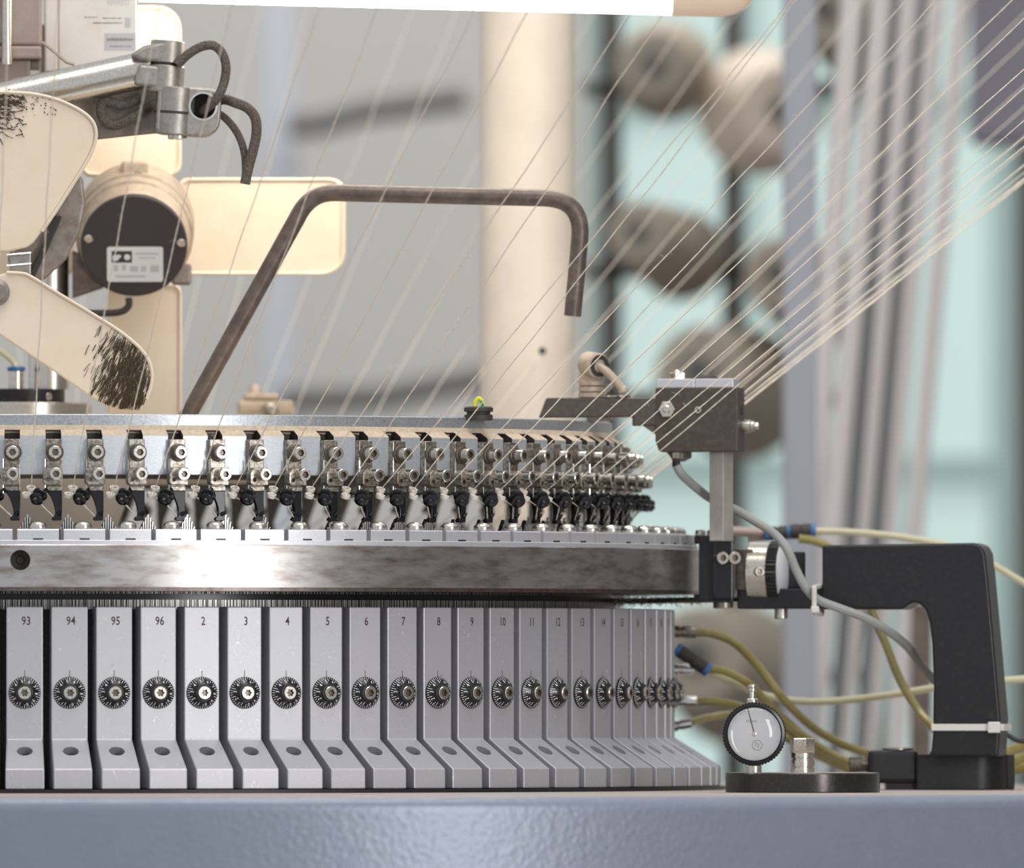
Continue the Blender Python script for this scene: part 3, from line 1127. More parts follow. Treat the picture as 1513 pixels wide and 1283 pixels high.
# ------------------------------------------------------------------ dial gauge on its round black base
YG = -366
gs = S(YG)
gx = W(1186, 0, YG).x
base = thing('gauge_stand', 'round black steel base plate with a dial gauge and hexagon stud, on the bed', 'gauge stand', (gx, YG, ZT))
zt = W(0, 1142, YG).z
rb = 114 * gs
part('base_plate', MB().lathe([(rb - .6, ZT), (rb, ZT + .6), (rb, zt - .8), (rb - .8, zt)], 72, (gx, YG, 0)), M['black_base'], base)
part('base_dust', MB().lathe([(rb - 1.2, zt), (rb - 1.4, zt + .1)], 72, (gx, YG, 0)), M['lint'], base)
p = W(1185.5, 0, YG - 5)
b = MB()
rs = 17.5 * S(YG)
z1, z2 = W(0, 1140, YG).z, W(0, 1113, YG).z
z3 = W(0, 1091, YG).z
b.lathe([(rs, zt), (rs, zt + 3), (rs - .5, zt + 3.2), (rs - .5, zt + 4), (rs, zt + 4.2), (rs, zt + 8.2), (rs - .6, zt + 8.4), (rs - .6, zt + 9.2), (rs, zt + 9.5), (rs, z2)], 28, (p.x, YG - 5, 0))
b.M = Matrix.Translation((p.x, YG - 5, 0)) @ Matrix.Rotation(R_(14), 4, 'Z')
b.lathe([(rs + .3, z2), (rs + .5, z2 + .5), (rs + .5, z3 - .6), (rs - .1, z3)], 6, (0, 0, 0))
b.lathe([(rs * .6, z3), (rs * .5, z3 + .2)], 16, (0, 0, 0))
part('hexagon_stud', b, M['steel'], base)
gc = W(1114, 1085, YG - 8)
ga = Vector((0, -1, 0))
gr = 47.5 * gs
part('stem', MB().lathe([(5, zt), (5, gc.z - gr + 1.5)], 20, (gc.x, gc.y + 4, 0)), M['steel'], base)
dg = part('gauge_case', MB().lathe([(gr - 2, -9), (gr - 1, -8), (gr - 1, 0)], 60, gc, ga), M['black_oxide'], base)
part('bezel', MB().knurl(gr, 5, 58, gc, ga, .75), M['black_gloss'], base, angle=10)
part('bezel_lip', MB().ring([(gr - .8, 5), (gr - 1.2, 6.2), (gr - 2.8, 6.6), (gr - 3.6, 5.6), (gr - 3.6, 4.9)], 60, gc, ga), M['black_gloss'], base)
fr = gr - 3.4
face = part('gauge_face', MB().lathe([(fr, 5.0), (fr, 5.3)], 60, gc, ga), M['gauge_face'], base)
fy = gc.y - 5.42
b = MB()
tipv = (W(1103, 1046, YG).x - gc.x, W(1103, 1046, YG).z - gc.z)
dx, dz = Vector((tipv[0], tipv[1])).normalized()
L = math.hypot(*tipv)
b.add([(gc.x - dz * .55 - dx * 1, fy, gc.z + dx * .55 - dz), (gc.x + dz * .55 - dx, fy, gc.z - dx * .55 - dz), (gc.x + dz * .3 + dx * L, fy, gc.z - dx * .3 + dz * L), (gc.x - dz * .3 + dx * L, fy, gc.z + dx * .3 + dz * L)], [(0, 1, 2, 3)])
part('needle', b, M['gauge_needle'], base)
part('needle_hub', MB().lathe([(1.6, 5.3), (1.4, 6.2), (0, 6.4)], 20, gc, ga), M['steel'], base)
b = MB()
for i in range(50):
    a = 2 * math.pi * i / 50
    if -2.4 < (a if a < math.pi else a - 2 * math.pi) < 2.4 and i % 5 == 0:
        r0, r1 = fr - 2.2, fr - 1.0
        s_, c_ = math.sin(a), math.cos(a)
        w = .09
        b.add([(gc.x + s_ * r0 - c_ * w, fy, gc.z + c_ * r0 + s_ * w), (gc.x + s_ * r0 + c_ * w, fy, gc.z + c_ * r0 - s_ * w), (gc.x + s_ * r1 + c_ * w, fy, gc.z + c_ * r1 - s_ * w), (gc.x + s_ * r1 - c_ * w, fy, gc.z + c_ * r1 + s_ * w)], [(0, 1, 2, 3)])
lc = W(1117, 1101, YG)
b.ring([(3.25, 0), (3.25, .05), (2.95, .05), (2.95, 0)], 36, (lc.x, fy + .02, lc.z), (0, -1, 0))
for tx, ox, oz, sz in (('7', -.9, .5, 3.6), ('5', .7, -.2, 3.4)):
    vs, fs = text_shape(tx, sz)
    b.add([(lc.x + ox + x * .8, fy, lc.z + oz + y) for x, y in vs], fs)
vs, fs = text_shape('0.01mm', 2.3)
tcn = W(1109, 1066, YG)
b.add([(tcn.x + x * .9, fy, tcn.z + y) for x, y in vs], fs)
part('printing', b, M['gauge_needle'], base)
part('crystal', MB().lathe([(fr + .3, 5.5), (fr - 1, 6.6), (fr * .8, 8.0), (fr * .55, 9.0), (fr * .28, 9.6), (0, 9.8)], 48, gc, ga), M['glass'], base, angle=80)
tx, tz = W(1111, 1034, YG).x, gc.z + gr
b = MB()
b.lathe([(4, tz - 1.2), (4, tz + 1.6), (3.4, tz + 2.2), (2.0, tz + 2.4), (2.0, tz + 6.6), (2.9, tz + 7), (2.9, tz + 8.6), (2.4, tz + 9), (2.9, tz + 9.3), (2.7, tz + 10.8), (1.4, tz + 11.3)], 20, (tx, gc.y + 4, 0))
part('plunger', b, M['steel'], base)

# ------------------------------------------------------------------ stop-motion box on its square post
YB = -122
TB = turned(W(968, 600, YB), -15.5)
bx = thing('detector_box', 'dark brown detector box with silver top plate on a square steel post', 'detector', W(1067, 800, YB))
X = lambda x: W(x, 0, YB).x
Z = lambda y: W(0, y, YB).z
b = MB()
b.M = TB
b.prism([(X(968), Z(573)), (X(1093), Z(573)), (X(1093), Z(668)), (X(974), Z(668)), (X(968), Z(652))], YB, YB + 20, .8)
part('casing', b, M['box_brown'], bx)
b = MB()
b.M = TB
b.box(X(971), X(1027), YB + 1, YB + 19, Z(573.5), Z(560), .5)
b.box(X(1027.6), X(1086), YB + 1, YB + 19, Z(573.5), Z(560), .5)
part('top_plate', b, M['alu_plain'], bx)
b = MB()
b.M = TB
b.hexnut((X(996), YB + 12, Z(560)), (0, 0, 1), 5.6, 4.2, 2.7)
part('top_nut', b, M['steel'], bx)
b = MB()
b.M = TB
b.lathe([(6.8, 0), (6.6, 1), (5, 2.3), (3, 2.9), (0, 3)], 24, (X(1040), YB + 14, Z(560)))
part('top_button', b, M['rubber'], bx)
b = MB()
b.M = TB
b.hexnut((X(987), YB, Z(605)), (0, -1, 0), 5.6, 3.2, 2.6)
part('front_nut', b, M['steel'], bx)
b = MB()
b.M = TB
b.ring([(2.2, 0), (2.2, .4), (1.3, .4), (1.3, 0)], 20, (X(1033), YB, Z(606)), (0, -1, 0))
part('front_eyelet', b, M['steel'], bx)
b = MB()
b.M = TB
b.lathe([(1.3, 0), (1.3, .2)], 16, (X(1033), YB, Z(606)), (0, -1, 0))
part('front_hole', b, M['black_dull'], bx)
b = MB()
b.M = TB
b.box(X(1093) - .1, X(1093) + .15, YB + 8, YB + 13, Z(614), Z(600))
part('side_slot', b, M['black_dull'], bx)
b = MB()
b.M = TB
b.cyl((X(1093), YB + 13, Z(630)), (X(1093) + 6, YB + 13, Z(630)), 4.1, 20, ch=.3)
b.cyl((X(1093) + 6, YB + 13, Z(630)), (X(1093) + 8.5, YB + 13, Z(630)), 3.3, 20, ch=.3)
b.hexnut((X(1093) + 8, YB + 13, Z(630)), (1, 0, 0), 2.5, 3)
part('side_screw', b, M['steel'], bx)
b = MB()
b.M = TB
b.prism([(X(982), Z(667)), (X(1013), Z(667)), (X(1013), Z(676)), (X(1001), Z(682)), (X(993), Z(681))], YB + 4, YB + 20, .4)
part('lower_wedge', b, M['box_brown'], bx)
b = MB()
b.hexnut((X(1003), YB + 2, Z(678)), (0, 0, 1), 4.8, 4.4)
part('gland_nut', b, M['steel'], bx)
b = MB()
b.cyl((X(999.5), YB + 4, Z(678)), (X(999.5), YB + 4, Z(690)), 2.7, 16)
part('cable_gland', b, M['black_oxide'], bx)
b = MB()
pc = W(1066, 0, YB)
b.M = Matrix.Translation((pc.x, YB + 2, 0)) @ Matrix.Rotation(R_(-38), 4, 'Z')
b.box(-5.7, 5.7, -5.7, 5.7, Z(800), Z(667), .7)
part('square_post', b, M['post_steel'], bx)
# cross bar reaching the dial
YC = -122
X = lambda x: W(x, 0, YC).x
Z = lambda y: W(0, y, YC).z
b = MB()
b.prism([(X(797), Z(617)), (X(808), Z(588)), (X(969), Z(588)), (X(969), Z(629)), (X(936), Z(629)), (X(936), Z(616))], YC, YC + 22, .8)
part('cross_bar', b, M['box_brown'], bx)
part('bar_pad', MB().box(X(868), X(903), YC + 1, YC + 20, Z(621.5), Z(615)), M['washer'], bx)
b = MB()
b.prism([(X(950), Z(628)), (X(974), Z(628)), (X(974), Z(645))], YC + 2, YC + 14)
part('gusset', b, M['washer'], bx)

# eyelet post on the cross bar
ep = thing('guide_post', 'beige dusty guide post of stacked rings with a tilted lever on the brown bar', 'guide post', W(876, 587, YC + 10))
px_, pz_ = X(874), Z(588)
b = MB()
for i in range(3):
    z = pz_ + i * 3.9
    b.lathe([(7, z), (8.4, z + .5), (8.5, z + 3.3), (7, z + 3.85)], 28, (px_, YC + 10, 0))
part('stacked_rings', b, M['housing'], ep)
hd = Vector((.55, -.8, -.1)).normalized()
hc = W(867, 538, YC + 12)
b = MB().lathe([(7.4, 0), (8.3, 1), (8.3, 13), (7.2, 14)], 28, hc, hd)
b.lathe([(8, pz_ + 11), (7.6, pz_ + 16)], 24, (px_ - 1, YC + 12, 0))
part('head', b, M['housing'], ep)
part('head_ring', MB().ring([(7.3, 13.6), (7.3, 14.4), (4.2, 14.4), (4.2, 13.6)], 24, hc, hd), M['rubber'], ep)
lv = [hc + hd * 12, hc + hd * 15 + Vector((3, 0, -3)), W(903, 556, YC), W(918, 574, YC), W(921, 580, YC)]
part('lever', MB().tube(smooth_path(lv, 6), 2.9, 12, lambda i: 2.9 + (.7 if i > 18 else 0)), M['housing'], ep)
part('lever_foot', MB().lathe([(8, 0), (8, 1.2)], 24, W(914, 587, YC + 8)), M['steel_old'], ep)
part('bar_disc', MB().lathe([(6.5, 0), (7, .5), (6, 1.4)], 24, W(898, 588, YC + 6)), M['steel'], ep)

# ------------------------------------------------------------------ cables and ties on the right
def cable(name, pts, Ys, r, mt, label, cat, n=10, per=8, **kw):
    if not isinstance(Ys, (list, tuple)):
        Ys = [Ys] * len(pts)
    path = smooth_path([W(x, y, Y) for (x, y), Y in zip(pts, Ys)], per)
    return single(name, MB().tube(path, r, n), M[mt], label, cat, path[0], **kw)


cable('cable', [(1000, 688), (1008, 702), (1030, 722), (1052, 738), (1088, 754), (1118, 772), (1145, 790), (1163, 812), (1176, 842), (1190, 868), (1208, 886), (1240, 899), (1275, 912), (1310, 931), (1340, 955), (1362, 985), (1384, 1008)],
      [-122, -120, -108, -100, -104, -110, -130, -140, -140, -140, -136, -134, -130, -120, -100, -72, -50], 2.9, 'grey_cable', 'grey cable looping from the detector box past the edge-on gauge to the arm', 'cable')
# cable tie at the shelf
zt_ = thing('cable_tie', 'white cable tie holding the grey cable to the black arm', 'cable tie', W(1209, 905, -84))
part('band', MB().tube(fillet([W(1203, 868, -145), W(1203, 906, -144), W(1215, 908, -90), W(1215, 866, -88), W(1203, 868, -145)], 5, 4), 1.7, 8), M['tie'], zt_)
part('lock', MB().box(W(1198, 0, -146).x, W(1210, 0, -146).x, -150, -142, W(0, 906, -146).z, W(0, 896, -146).z, .8), M['tie'], zt_)
zt_ = thing('cable_tie', 'white cable tie strapped around the foot of the black arm', 'cable tie', W(1430, 1082, -84))
b = MB()
b.M = TURN
zz = W(0, 1075, YA).z
x0_, x1_ = W(1381, 0, YA).x, W(1484, 0, YA).x
b.box(x0_ - 1, x1_, YA - 1.1, YA - .1, zz - 2.2, zz + 2.2, .3)
b.box(x1_ - .1, x1_ + 1, YA - 1, YA + 40, zz - 2.2, zz + 2.2, .3)
b.box(x0_ - 1, x0_ - .2, YA - 1, YA + 40, zz - 2.2, zz + 2.2, .3)
part('band', b, M['tie'], zt_)
b = MB()
b.M = TURN
b.box(x1_ - 9, x1_ - 1, YA - 5, YA - .6, zz - 3.6, zz + 3.6, .8)
part('lock', b, M['tie'], zt_)

# ------------------------------------------------------------------ hoses and push-in fittings
def hose(pts, Ys, mt, label, r=2.7, group=None):
    return cable('hose', pts, Ys, r, mt, label, 'hose', group=group)


def fitting(name, p0, p1, Y, r, mt, label, collar=None, tip=None, Y2=None):
    Y2 = Y if Y2 is None else Y2
    a, c = W(*p0, Y), W(*p1, Y2)
    t = thing(name, label, 'fitting', a)
    L = (c - a).length
    d = (c - a).normalized()
    b = MB().lathe([(r - .5, 0), (r, .4), (r, L * .42), (r - .6, L * .45), (r - .6, L * .52), (r, L * .55), (r, L - .5), (r - .5, L)], 20, a, d)
    part('body', b, M[mt], t)
    if collar:
        part('collar', MB().lathe([(r - .6, 0), (r + .1, .3), (r + .1, 3.0), (r - .8, 3.4)], 20, a + d * (L - .3), d), M['blue'], t, label='blue release collar')
        if collar == 2:
            part('collar', MB().lathe([(r - .6, 0), (r + .1, .3), (r + .1, 3.0), (r - .8, 3.4)], 20, a + d * .3, -d), M['blue'], t, label='blue release collar')
    return t


YH = 40
fitting('steel_fitting', (985, 934), (1029, 934), YH, 4.1, 'steel_old', 'dull steel hose fitting, topmost beside the cam blocks')
hose([(1026, 935), (1050, 936), (1085, 950), (1120, 985), (1155, 1030), (1195, 1070), (1240, 1098), (1290, 1116)], [YH] * 5 + [60, 70, 80], 'olive', 'olive hose arching from the topmost steel fitting down to the arm foot', 2.9)
fitting('pushin_fitting', (1004, 962), (1042, 988), 20, 4.6, 'rubber', 'black push-in fitting with blue collars hanging beside the cam blocks', 2)
fitting('bright_fitting', (985, 989), (1026, 989), YH + 20, 3.6, 'chrome', 'bright steel fitting just behind the black push-in fitting')
hose([(1043, 989), (1070, 992), (1105, 1010), (1140, 1045), (1180, 1082), (1220, 1110), (1270, 1134)], [20, 20, 24, 44, 52, 56, 60], 'olive', 'olive hose sagging from the black push-in fitting behind the dial gauge', 2.8)
hose([(1040, 991), (1080, 1008), (1130, 1028), (1190, 1037), (1260, 1034), (1330, 1025), (1400, 1014), (1495, 1005), (1530, 1003)], [24, 38, 70, 80, 80, 60, 40, 40, 40], 'pale_hose', 'pale hose running level from the black push-in fitting behind the arm', 2.5)
fitting('bright_fitting', (992, 1036), (1030, 1036), 60, 3.4, 'chrome', 'bright steel fitting level with the cam block dials')
hose([(1029, 1036), (1060, 1037), (1100, 1046), (1150, 1070), (1200, 1105), (1258, 1138)], [60, 60, 70, 90, 100, 110], 'olive', 'olive hose from the fitting level with the dials, behind the gauge', 2.7)
fitting('bright_fitting', (985, 1076), (1022, 1068), 60, 3.4, 'chrome', 'bright steel fitting lowest beside the cam blocks')
hose([(1021, 1068), (1050, 1060), (1090, 1058), (1150, 1085), (1210, 1118), (1264, 1142)], [60, 75, 95, 112, 124, 128], 'olive', 'olive hose curving from the lowest steel fitting behind the gauge', 2.6)
hose([(1280, 880), (1292, 912), (1308, 950), (1330, 1005), (1358, 1052), (1384, 1080), (1400, 1100)], [30, 30, 28, 25, 20, 10, 10], 'olive', 'olive hose hanging below the arm down to the white tie', 2.9)
fitting('pushin_fitting', (1168, 786), (1198, 785), 90, 5.0, 'rubber', 'black push-in fitting with blue collar above the gauge shelf', 1)
fitting('pushin_fitting', (1136, 789), (1163, 787), 92, 4.6, 'rubber', 'smaller black push-in fitting next to the pinkish pipe', 2)
hose([(1201, 785), (1250, 786), (1310, 791), (1370, 800), (1430, 814), (1480, 842), (1530, 872)], [90, 90, 95, 95, 95, 95, 95], 'pale_hose', 'pale hose passing over the top of the black arm', 2.4)
hose([(1180, 796), (1205, 800), (1228, 812), (1250, 840)], [85, 85, 85, 85], 'olive', 'short olive hose dipping behind the top of the arm', 3)
single('pipe', MB().cyl(W(1080, 785, 95), W(1140, 788, 95), 3.2, 16).cyl(W(1106, 795, 98), W(1146, 793, 98), 2.8, 16), M['taupe'], 'pinkish brown pipe ending at the smaller black fitting', 'pipe', W(1080, 785, 95))
for i, (ya, yb_) in enumerate(((1112, 1090), (1130, 1108), (1140, 1128))):
    hose([(1440, ya + 10), (1485, ya), (1513, (ya + yb_) / 2), (1545, yb_)], [60 + 12 * i] * 4, 'olive', 'olive hose of the bundle leaving behind the arm foot', 3.4, 'olive hoses behind the arm foot')
cable('wire', [(1484, 1083), (1494, 1090), (1505, 1095), (1530, 1098)], -50, 1.6, 'rubber', 'dark wire leaving the white tie at the arm foot', 'wire')

# lint hanging under the ring
lt = thing('lint_bar', 'thin dusty bar hung with grey lint under the ring beside the black bracket', 'lint bar', W(1000, 886, -50))
part('bar', MB().tube([W(905, 888, -40), W(960, 888, -55), W(1062, 886, -80)], 1.9, 8), M['washer'], lt)
b = MB()
rl = random.Random(5)
for _ in range(700):
    t = rl.random() ** 1.2
    p = W(905, 888, -40).lerp(W(1062, 886, -80), t) + Vector((0, rl.uniform(-2, 2), rl.uniform(-1.5, 1.2)))
    d = Vector((rl.uniform(-1, 1), rl.uniform(-.4, .4), rl.uniform(-.75, .6)))
    L = rl.uniform(1, 6.5) * (1.3 - .7 * t)
    b.tube([p, p + d * L * .5 + Vector((0, 0, rl.uniform(-.5, .5))), p + d * L], .22, 3)
part('lint', b, M['lint'], lt)['kind'] = 'stuff'

# ------------------------------------------------------------------ things on top of the dial
YP = -160
pp = fillet([W(268, 632, YP), W(460, 284, YP), W(862, 294, YP), W(846, 467, YP)], [26, 24], 12)
bp = thing('bent_pipe', 'brown bent pipe handle standing on the dial disc', 'pipe', W(270, 614, YP))
part('pipe', MB().tube(pp, 5.6, 20), M['rust_pipe'], bp)
part('pipe_end', MB().lathe([(5.0, -.2), (4.6, .3), (0, .3)], 20, pp[-1], (pp[-1] - pp[-2])), M['housing'], bp)

gm = thing('grommet', 'black rubber grommet with a yellow-green wire loop on the dial rim', 'grommet', W(707, 617, -260))
gp = W(707, 617, -260)
part('rubber_body', MB().lathe([(9.2, -2), (9.2, 1.5), (7.6, 2), (7.6, 3.4), (9.4, 3.8), (9.4, 6.2), (8, 7)], 32, gp), M['rubber'], gm)
part('wire_loop', MB().tube(smooth_path([gp + Vector(v) for v in ((-2.4, 0, 6), (-2, 0, 10), (.2, 0, 12.2), (2.4, 0, 10), (2.8, 0, 6))], 6), 1.5, 10), M['yellow_wire'], gm)
part('wire_stripe', MB().tube(smooth_path([gp + Vector(v) for v in ((1.4, -1.4, 10.6), (2.6, -1.3, 8.6), (2.9, -1.2, 6))], 5), .8, 8), M['green_wire'], gm)

cl = thing('dusty_clip', 'brown dusty clip lying on the dial behind the bent pipe', 'clip', W(390, 612, 200))
c0 = W(390, 612, 200)
b = MB()
b.box(c0.x - 18, c0.x + 20, 190, 215, c0.z, c0.z + 9, 2)
b.box(c0.x - 14, c0.x + 10, 190, 212, c0.z + 9, c0.z + 14, 2)
b.lathe([(5, 14), (4, 18), (2, 20)], 16, (c0.x - 6, 200, c0.z))
part('clip_body', b, M['housing'], cl)
part('clip_knob', MB().lathe([(5, 0), (5.5, 2), (4, 6), (0, 7)], 16, (c0.x + 4, 186, c0.z + 2), (0, -1, .2)), M['steel_old'], cl)

# centre post with flange
cp = thing('centre_post', 'steel centre post on a black flange and silver disc above the dial', 'post', (0, 0, 172))
part('silver_disc', MB().lathe([(45, 172), (46, 173), (46, 190), (45, 191)], 64), M['brushed'], cp)
zf = W(0, 596, 0).z
part('flange', MB().lathe([(28, 190), (28.4, zf), (28.4, zf + 8.6), (27.6, zf + 9.2)], 56), M['black_oxide'], cp)
part('flange_screw', MB().socket_head((18, -22, zf + 4), (.64, -.77, 0), 2.6, .6, 1.3, .5), M['steel'], cp)
pz = W(72, 0, 0)
part('post', MB().cyl((pz.x, 0, zf + 9), (pz.x, 0, 440), 13.2, 32), M['brushed'], cp)
fp = W(24, 577, -15)
part('blue_fitting', MB().cyl(fp, fp + Vector((0, 0, 13)), 5, 20, ch=.4), M['steel'], cp)
part('blue_collar', MB().lathe([(5.4, 12.8), (6.0, 13.4), (6.0, 15), (4.6, 15.8)], 20, fp), M['blue'], cp)
part('fitting_hose', MB().tube(smooth_path([fp + Vector((0, 0, 14)), fp + Vector((-3, 0, 20)), fp + Vector((-14, 0, 28)), fp + Vector((-30, 0, 36))], 6), 2.2, 10), M['pale_hose'], cp)

# ------------------------------------------------------------------ fans
def blade_mesh(out, Y0, Y1, bulge=0, rim=1.6):
    """paddle with a raised edge"""
    b = MB()
    b.prism(out, Y0, Y1, min(1.2, (Y1 - Y0) * .4), 2)
    return b


YF = 20
fan = thing('rear_fan', 'cream four-blade fan with a dark round motor cover and white nameplate', 'fan', W(195, 612, YF))
for nm, rr, cs in (('up', (121, 268, 8, 262), (22, 22, 8, 12)), ('right', (262, 511, 263, 407), (14, 10, 6, 20)), ('down', (160, 268, 418, 640), (8, 8, 14, 14)), ('left', (-120, 110, 270, 412), (14, 14, 14, 14))):
    xa_, xb_, ya_, yb_ = rr
    s = S(YF + 30)
    o1 = rrect(W(xa_, 0, YF + 30).x, W(xb_, 0, YF + 30).x, W(0, yb_, YF + 30).z, W(0, ya_, YF + 30).z, [c * s * 1.6 for c in cs], 6)
    b = MB().prism(o1, YF + 28, YF + 32, 1.2, 2)
    xs_ = [p for p in o1]
    ring_path = [Vector((x, YF + 27.5, z)) for x, z in o1]
    cx_, cz_ = sum(p.x for p in ring_path) / len(ring_path), sum(p.z for p in ring_path) / len(ring_path)
    ring_path = [Vector((cx_ + (p.x - cx_) * .965, p.y, cz_ + (p.z - cz_) * .965)) for p in ring_path]
    b.tube(ring_path + [ring_path[0]], 1.3, 6)
    part('blade', b, M['cream'], fan)
mc = W(198, 362, YF - 50)
md = Vector((-.02, -.94, -.33)).normalized()
part('motor_housing', MB().lathe([(30, -62), (38.5, -58), (39.2, -50), (39.2, -32), (37.2, -31), (37.2, -28), (38.6, -27), (38.6, -18), (37, -17), (36.2, -6), (35.4, 0)], 56, mc, md), M['housing'], fan)
part('motor_cover', MB().lathe([(34.9, -1), (35.0, 1.2), (34, 2.2), (10, 2.4), (0, 2.4)], 56, mc, md), M['motor_black'], fan)
FMt = frame(mc + md * 2.4, md, (0, 0, 1))
s = S(YF - 50)


def on_cover(px, py):
    return ((px - 198) * s, (362 - py) * s / .94)


for px, py in ((131, 351), (268, 357)):
    b = MB()
    b.M = FMt
    x, y = on_cover(px, py)
    b.lathe([(2.9, -.4), (2.9, 1.2), (2.2, 1.8), (1.0, 1.8), (.9, .9), (0, .9)], 18, (x, y, 0))
    part('screw', b, M['steel'], fan)


def plate(b, x0, x1, y0, y1, h, r=0):
    o = rrect(x0, x1, y0, y1, r, 4) if r else [(x0, y0), (x1, y0), (x1, y1), (x0, y1)]
    n = len(o)
    b.add([(x, y, 0) for x, y in o] + [(x, y, h) for x, y in o], [list(range(n)), [n + i for i in range(n)]] + [(i, (i + 1) % n, n + (i + 1) % n, n + i) for i in range(n)])


b = MB()
b.M = FMt
x0_, y0_ = on_cover(158, 414)
x1_, y1_ = on_cover(241, 363)
plate(b, x0_, x1_, y0_, y1_, .4, 1.6)
npl = part('nameplate', b, M['label_white'], fan)
b = MB()
b.M = FMt @ Matrix.Translation((0, 0, .42))
a0, c0_ = on_cover(165, 386)
a1, c1_ = on_cover(195, 369)
plate(b, a0, a1, c0_, c1_, .06)
part('logo_block', b, M['motor_black'], npl)
b = MB()
b.M = FMt @ Matrix.Translation((0, 0, .5))
for q in ((171, 379, 2.2), (176, 377, 1.3), (188, 378, 2.1)):
    x, y = on_cover(q[0], q[1])
    b.lathe([(q[2], 0), (q[2] * .9, .06)], 14, (x, y, 0))
part('logo_dots', b, M['label_white'], npl)
b = MB()
b.M = FMt @ Matrix.Translation((0, 0, .42))
for (qa, qb, qy, hh) in ((200, 234, 373, 3), (204, 230, 379, 2), (168, 174, 394, 9), (180, 186, 393, 8), (192, 204, 395, 8), (208, 216, 395, 8), (222, 235, 395, 10), (170, 215, 406, 3)):
    x0_, y0_ = on_cover(qa, qy + hh / 2)
    x1_, y1_ = on_cover(qb, qy - hh / 2)
    plate(b, x0_, x1_, y0_, y1_, .03)
part('faint_print', b, M['label_grey'], npl)
tp = mc - md * 30
b = MB()
b.box(tp.x - 9, tp.x + 9, tp.y - 8, tp.y + 6, tp.z + 33, tp.z + 46, 2)
part('housing_lug', b, M['housing'], fan)
part('lug_screw', MB().lathe([(3.4, 0), (3.4, 2.5), (2, 3)], 16, (tp.x + 2, tp.y - 8, tp.z + 36), (0, -1, 0)), M['hub_grey'], fan)
b = MB()
p = W(274, 408, YF - 20)
b.box(p.x - 9, p.x + 4, p.y - 8, p.y + 8, p.z - 6, p.z + 8, 2)
part('side_lug', b, M['hub_grey'], fan)
p = W(118, 412, YF - 20)
part('bracket', MB().prism([(p.x - 5, p.z + 18), (p.x + 14, p.z + 12), (p.x + 16, p.z - 6), (p.x - 5, p.z - 13)], YF - 40, YF - 10, 1), M['rust_pipe'], fan)
part('motor_cable', MB().tube(smooth_path([W(190, 440, YF - 40), W(190, 452, YF - 40), W(178, 461, YF - 40), W(150, 463, YF - 40), W(100, 462, YF - 40)], 6), 2.4, 10), M['rubber'], fan)

YN = -250
nf = thing('near_fan', 'cream fan with lint-clogged blades and grey metal hub left of the motor', 'fan', W(20, 612, YN))
up = [(-90, 150), (-20, 136), (30, 137), (62, 141), (92, 150), (120, 164), (136, 178), (142, 194), (140, 214), (128, 240), (108, 272), (84, 310), (62, 342), (50, 358), (40, 366), (12, 372), (-60, 372)]
b = MB()
b.prism(px_out(up, YN), YN, YN + 3.5, 1.2, 2)
rimp = [W(x, y, YN) + Vector((0, -.8, 0)) for x, y in up[1:13]]
b.tube(smooth_path(rimp, 3), 1.2, 6)
part('blade', b, M['cream'], nf)
lo = [(-30, 420), (-10, 408), (10, 403), (32, 404), (46, 409), (90, 436), (140, 466), (175, 488), (200, 508), (216, 526), (224, 546), (224, 566), (217, 590), (206, 607), (180, 606), (150, 597), (128, 583), (90, 556), (40, 522), (0, 495), (-30, 478)]
b = MB()
b.prism(px_out(lo, YN - 12), YN - 12, YN - 8.5, 1.2, 2)
b.tube(smooth_path([W(x, y, YN - 12) + Vector((0, -.8, 0)) for x, y in lo[2:13]], 3), 1.2, 6)
part('blade', b, M['cream'], nf)


def inside(x, y, poly):
    c = False
    n = len(poly)
    for i in range(n):
        (x0, y0), (x1, y1) = poly[i], poly[(i + 1) % n]
        if (y0 > y) != (y1 > y) and x < (x1 - x0) * (y - y0) / (y1 - y0) + x0:
            c = not c
    return c


b = MB()
rl = random.Random(11)
cnt = 0
while cnt < 800:
    x, y = rl.uniform(118, 226), rl.uniform(465, 608)
    e = (x - 118) / 75 + (y - 540) / 400
    if not inside(x, y, lo) or rl.random() > (max(0, e) ** 2.2) * (1 if (x + y * .15) < 300 else .25):
        continue
    cnt += 1
    ang = R_(rl.gauss(68, 9)) + (x - 180) * .004
    L = rl.uniform(7, 22)
    x2, y2 = x - math.cos(ang) * L, y + math.sin(ang) * L
    if not inside(x2, y2, lo):
        x2, y2 = x + math.cos(ang) * L * .4, y - math.sin(ang) * L * .4
    yy = YN - 12.3 - rl.uniform(0, 1.0)
    m_ = ((x + x2) / 2 + rl.uniform(-1, 1), (y + y2) / 2)
    b.tube([W(x, y, yy), W(m_[0], m_[1], yy - .3), W(x2, y2, yy)], rl.uniform(.12, .30), 4)
part('lint', b, M['dark_lint'], nf, label='dark matted lint')['kind'] = 'stuff'
b = MB()
cnt = 0
while cnt < 260:
    x, y = rl.uniform(-20, 36) - abs(rl.gauss(0, 8)), rl.uniform(139, 208)
    if rl.random() > max(0, 1 - (y - 139) / 70) * max(0, 1 - x / 40):
        continue
    cnt += 1
    L = rl.uniform(5, 14)
    yy = YN - .4 - rl.uniform(0, .8)
    a = rl.gauss(.1, .5)
    b.tube([W(x, y, yy), W(x + L * math.cos(a), y + L * math.sin(a), yy)], rl.uniform(.15, .35), 4)
for _ in range(40):
    x, y = rl.uniform(30, 85), rl.uniform(143, 172)
    b.tube([W(x, y, YN - .6), W(x + rl.uniform(-2, 2), y + rl.uniform(-2, 2), YN - .7)], .35, 4)
part('lint', b, M['dark_lint'], nf, label='dark matted lint')['kind'] = 'stuff'
b = MB()
hubp = [(122, 262), (126, 300), (118, 342), (98, 382), (66, 412), (40, 420), (20, 408), (10, 380), (60, 340), (95, 290), (112, 258)]
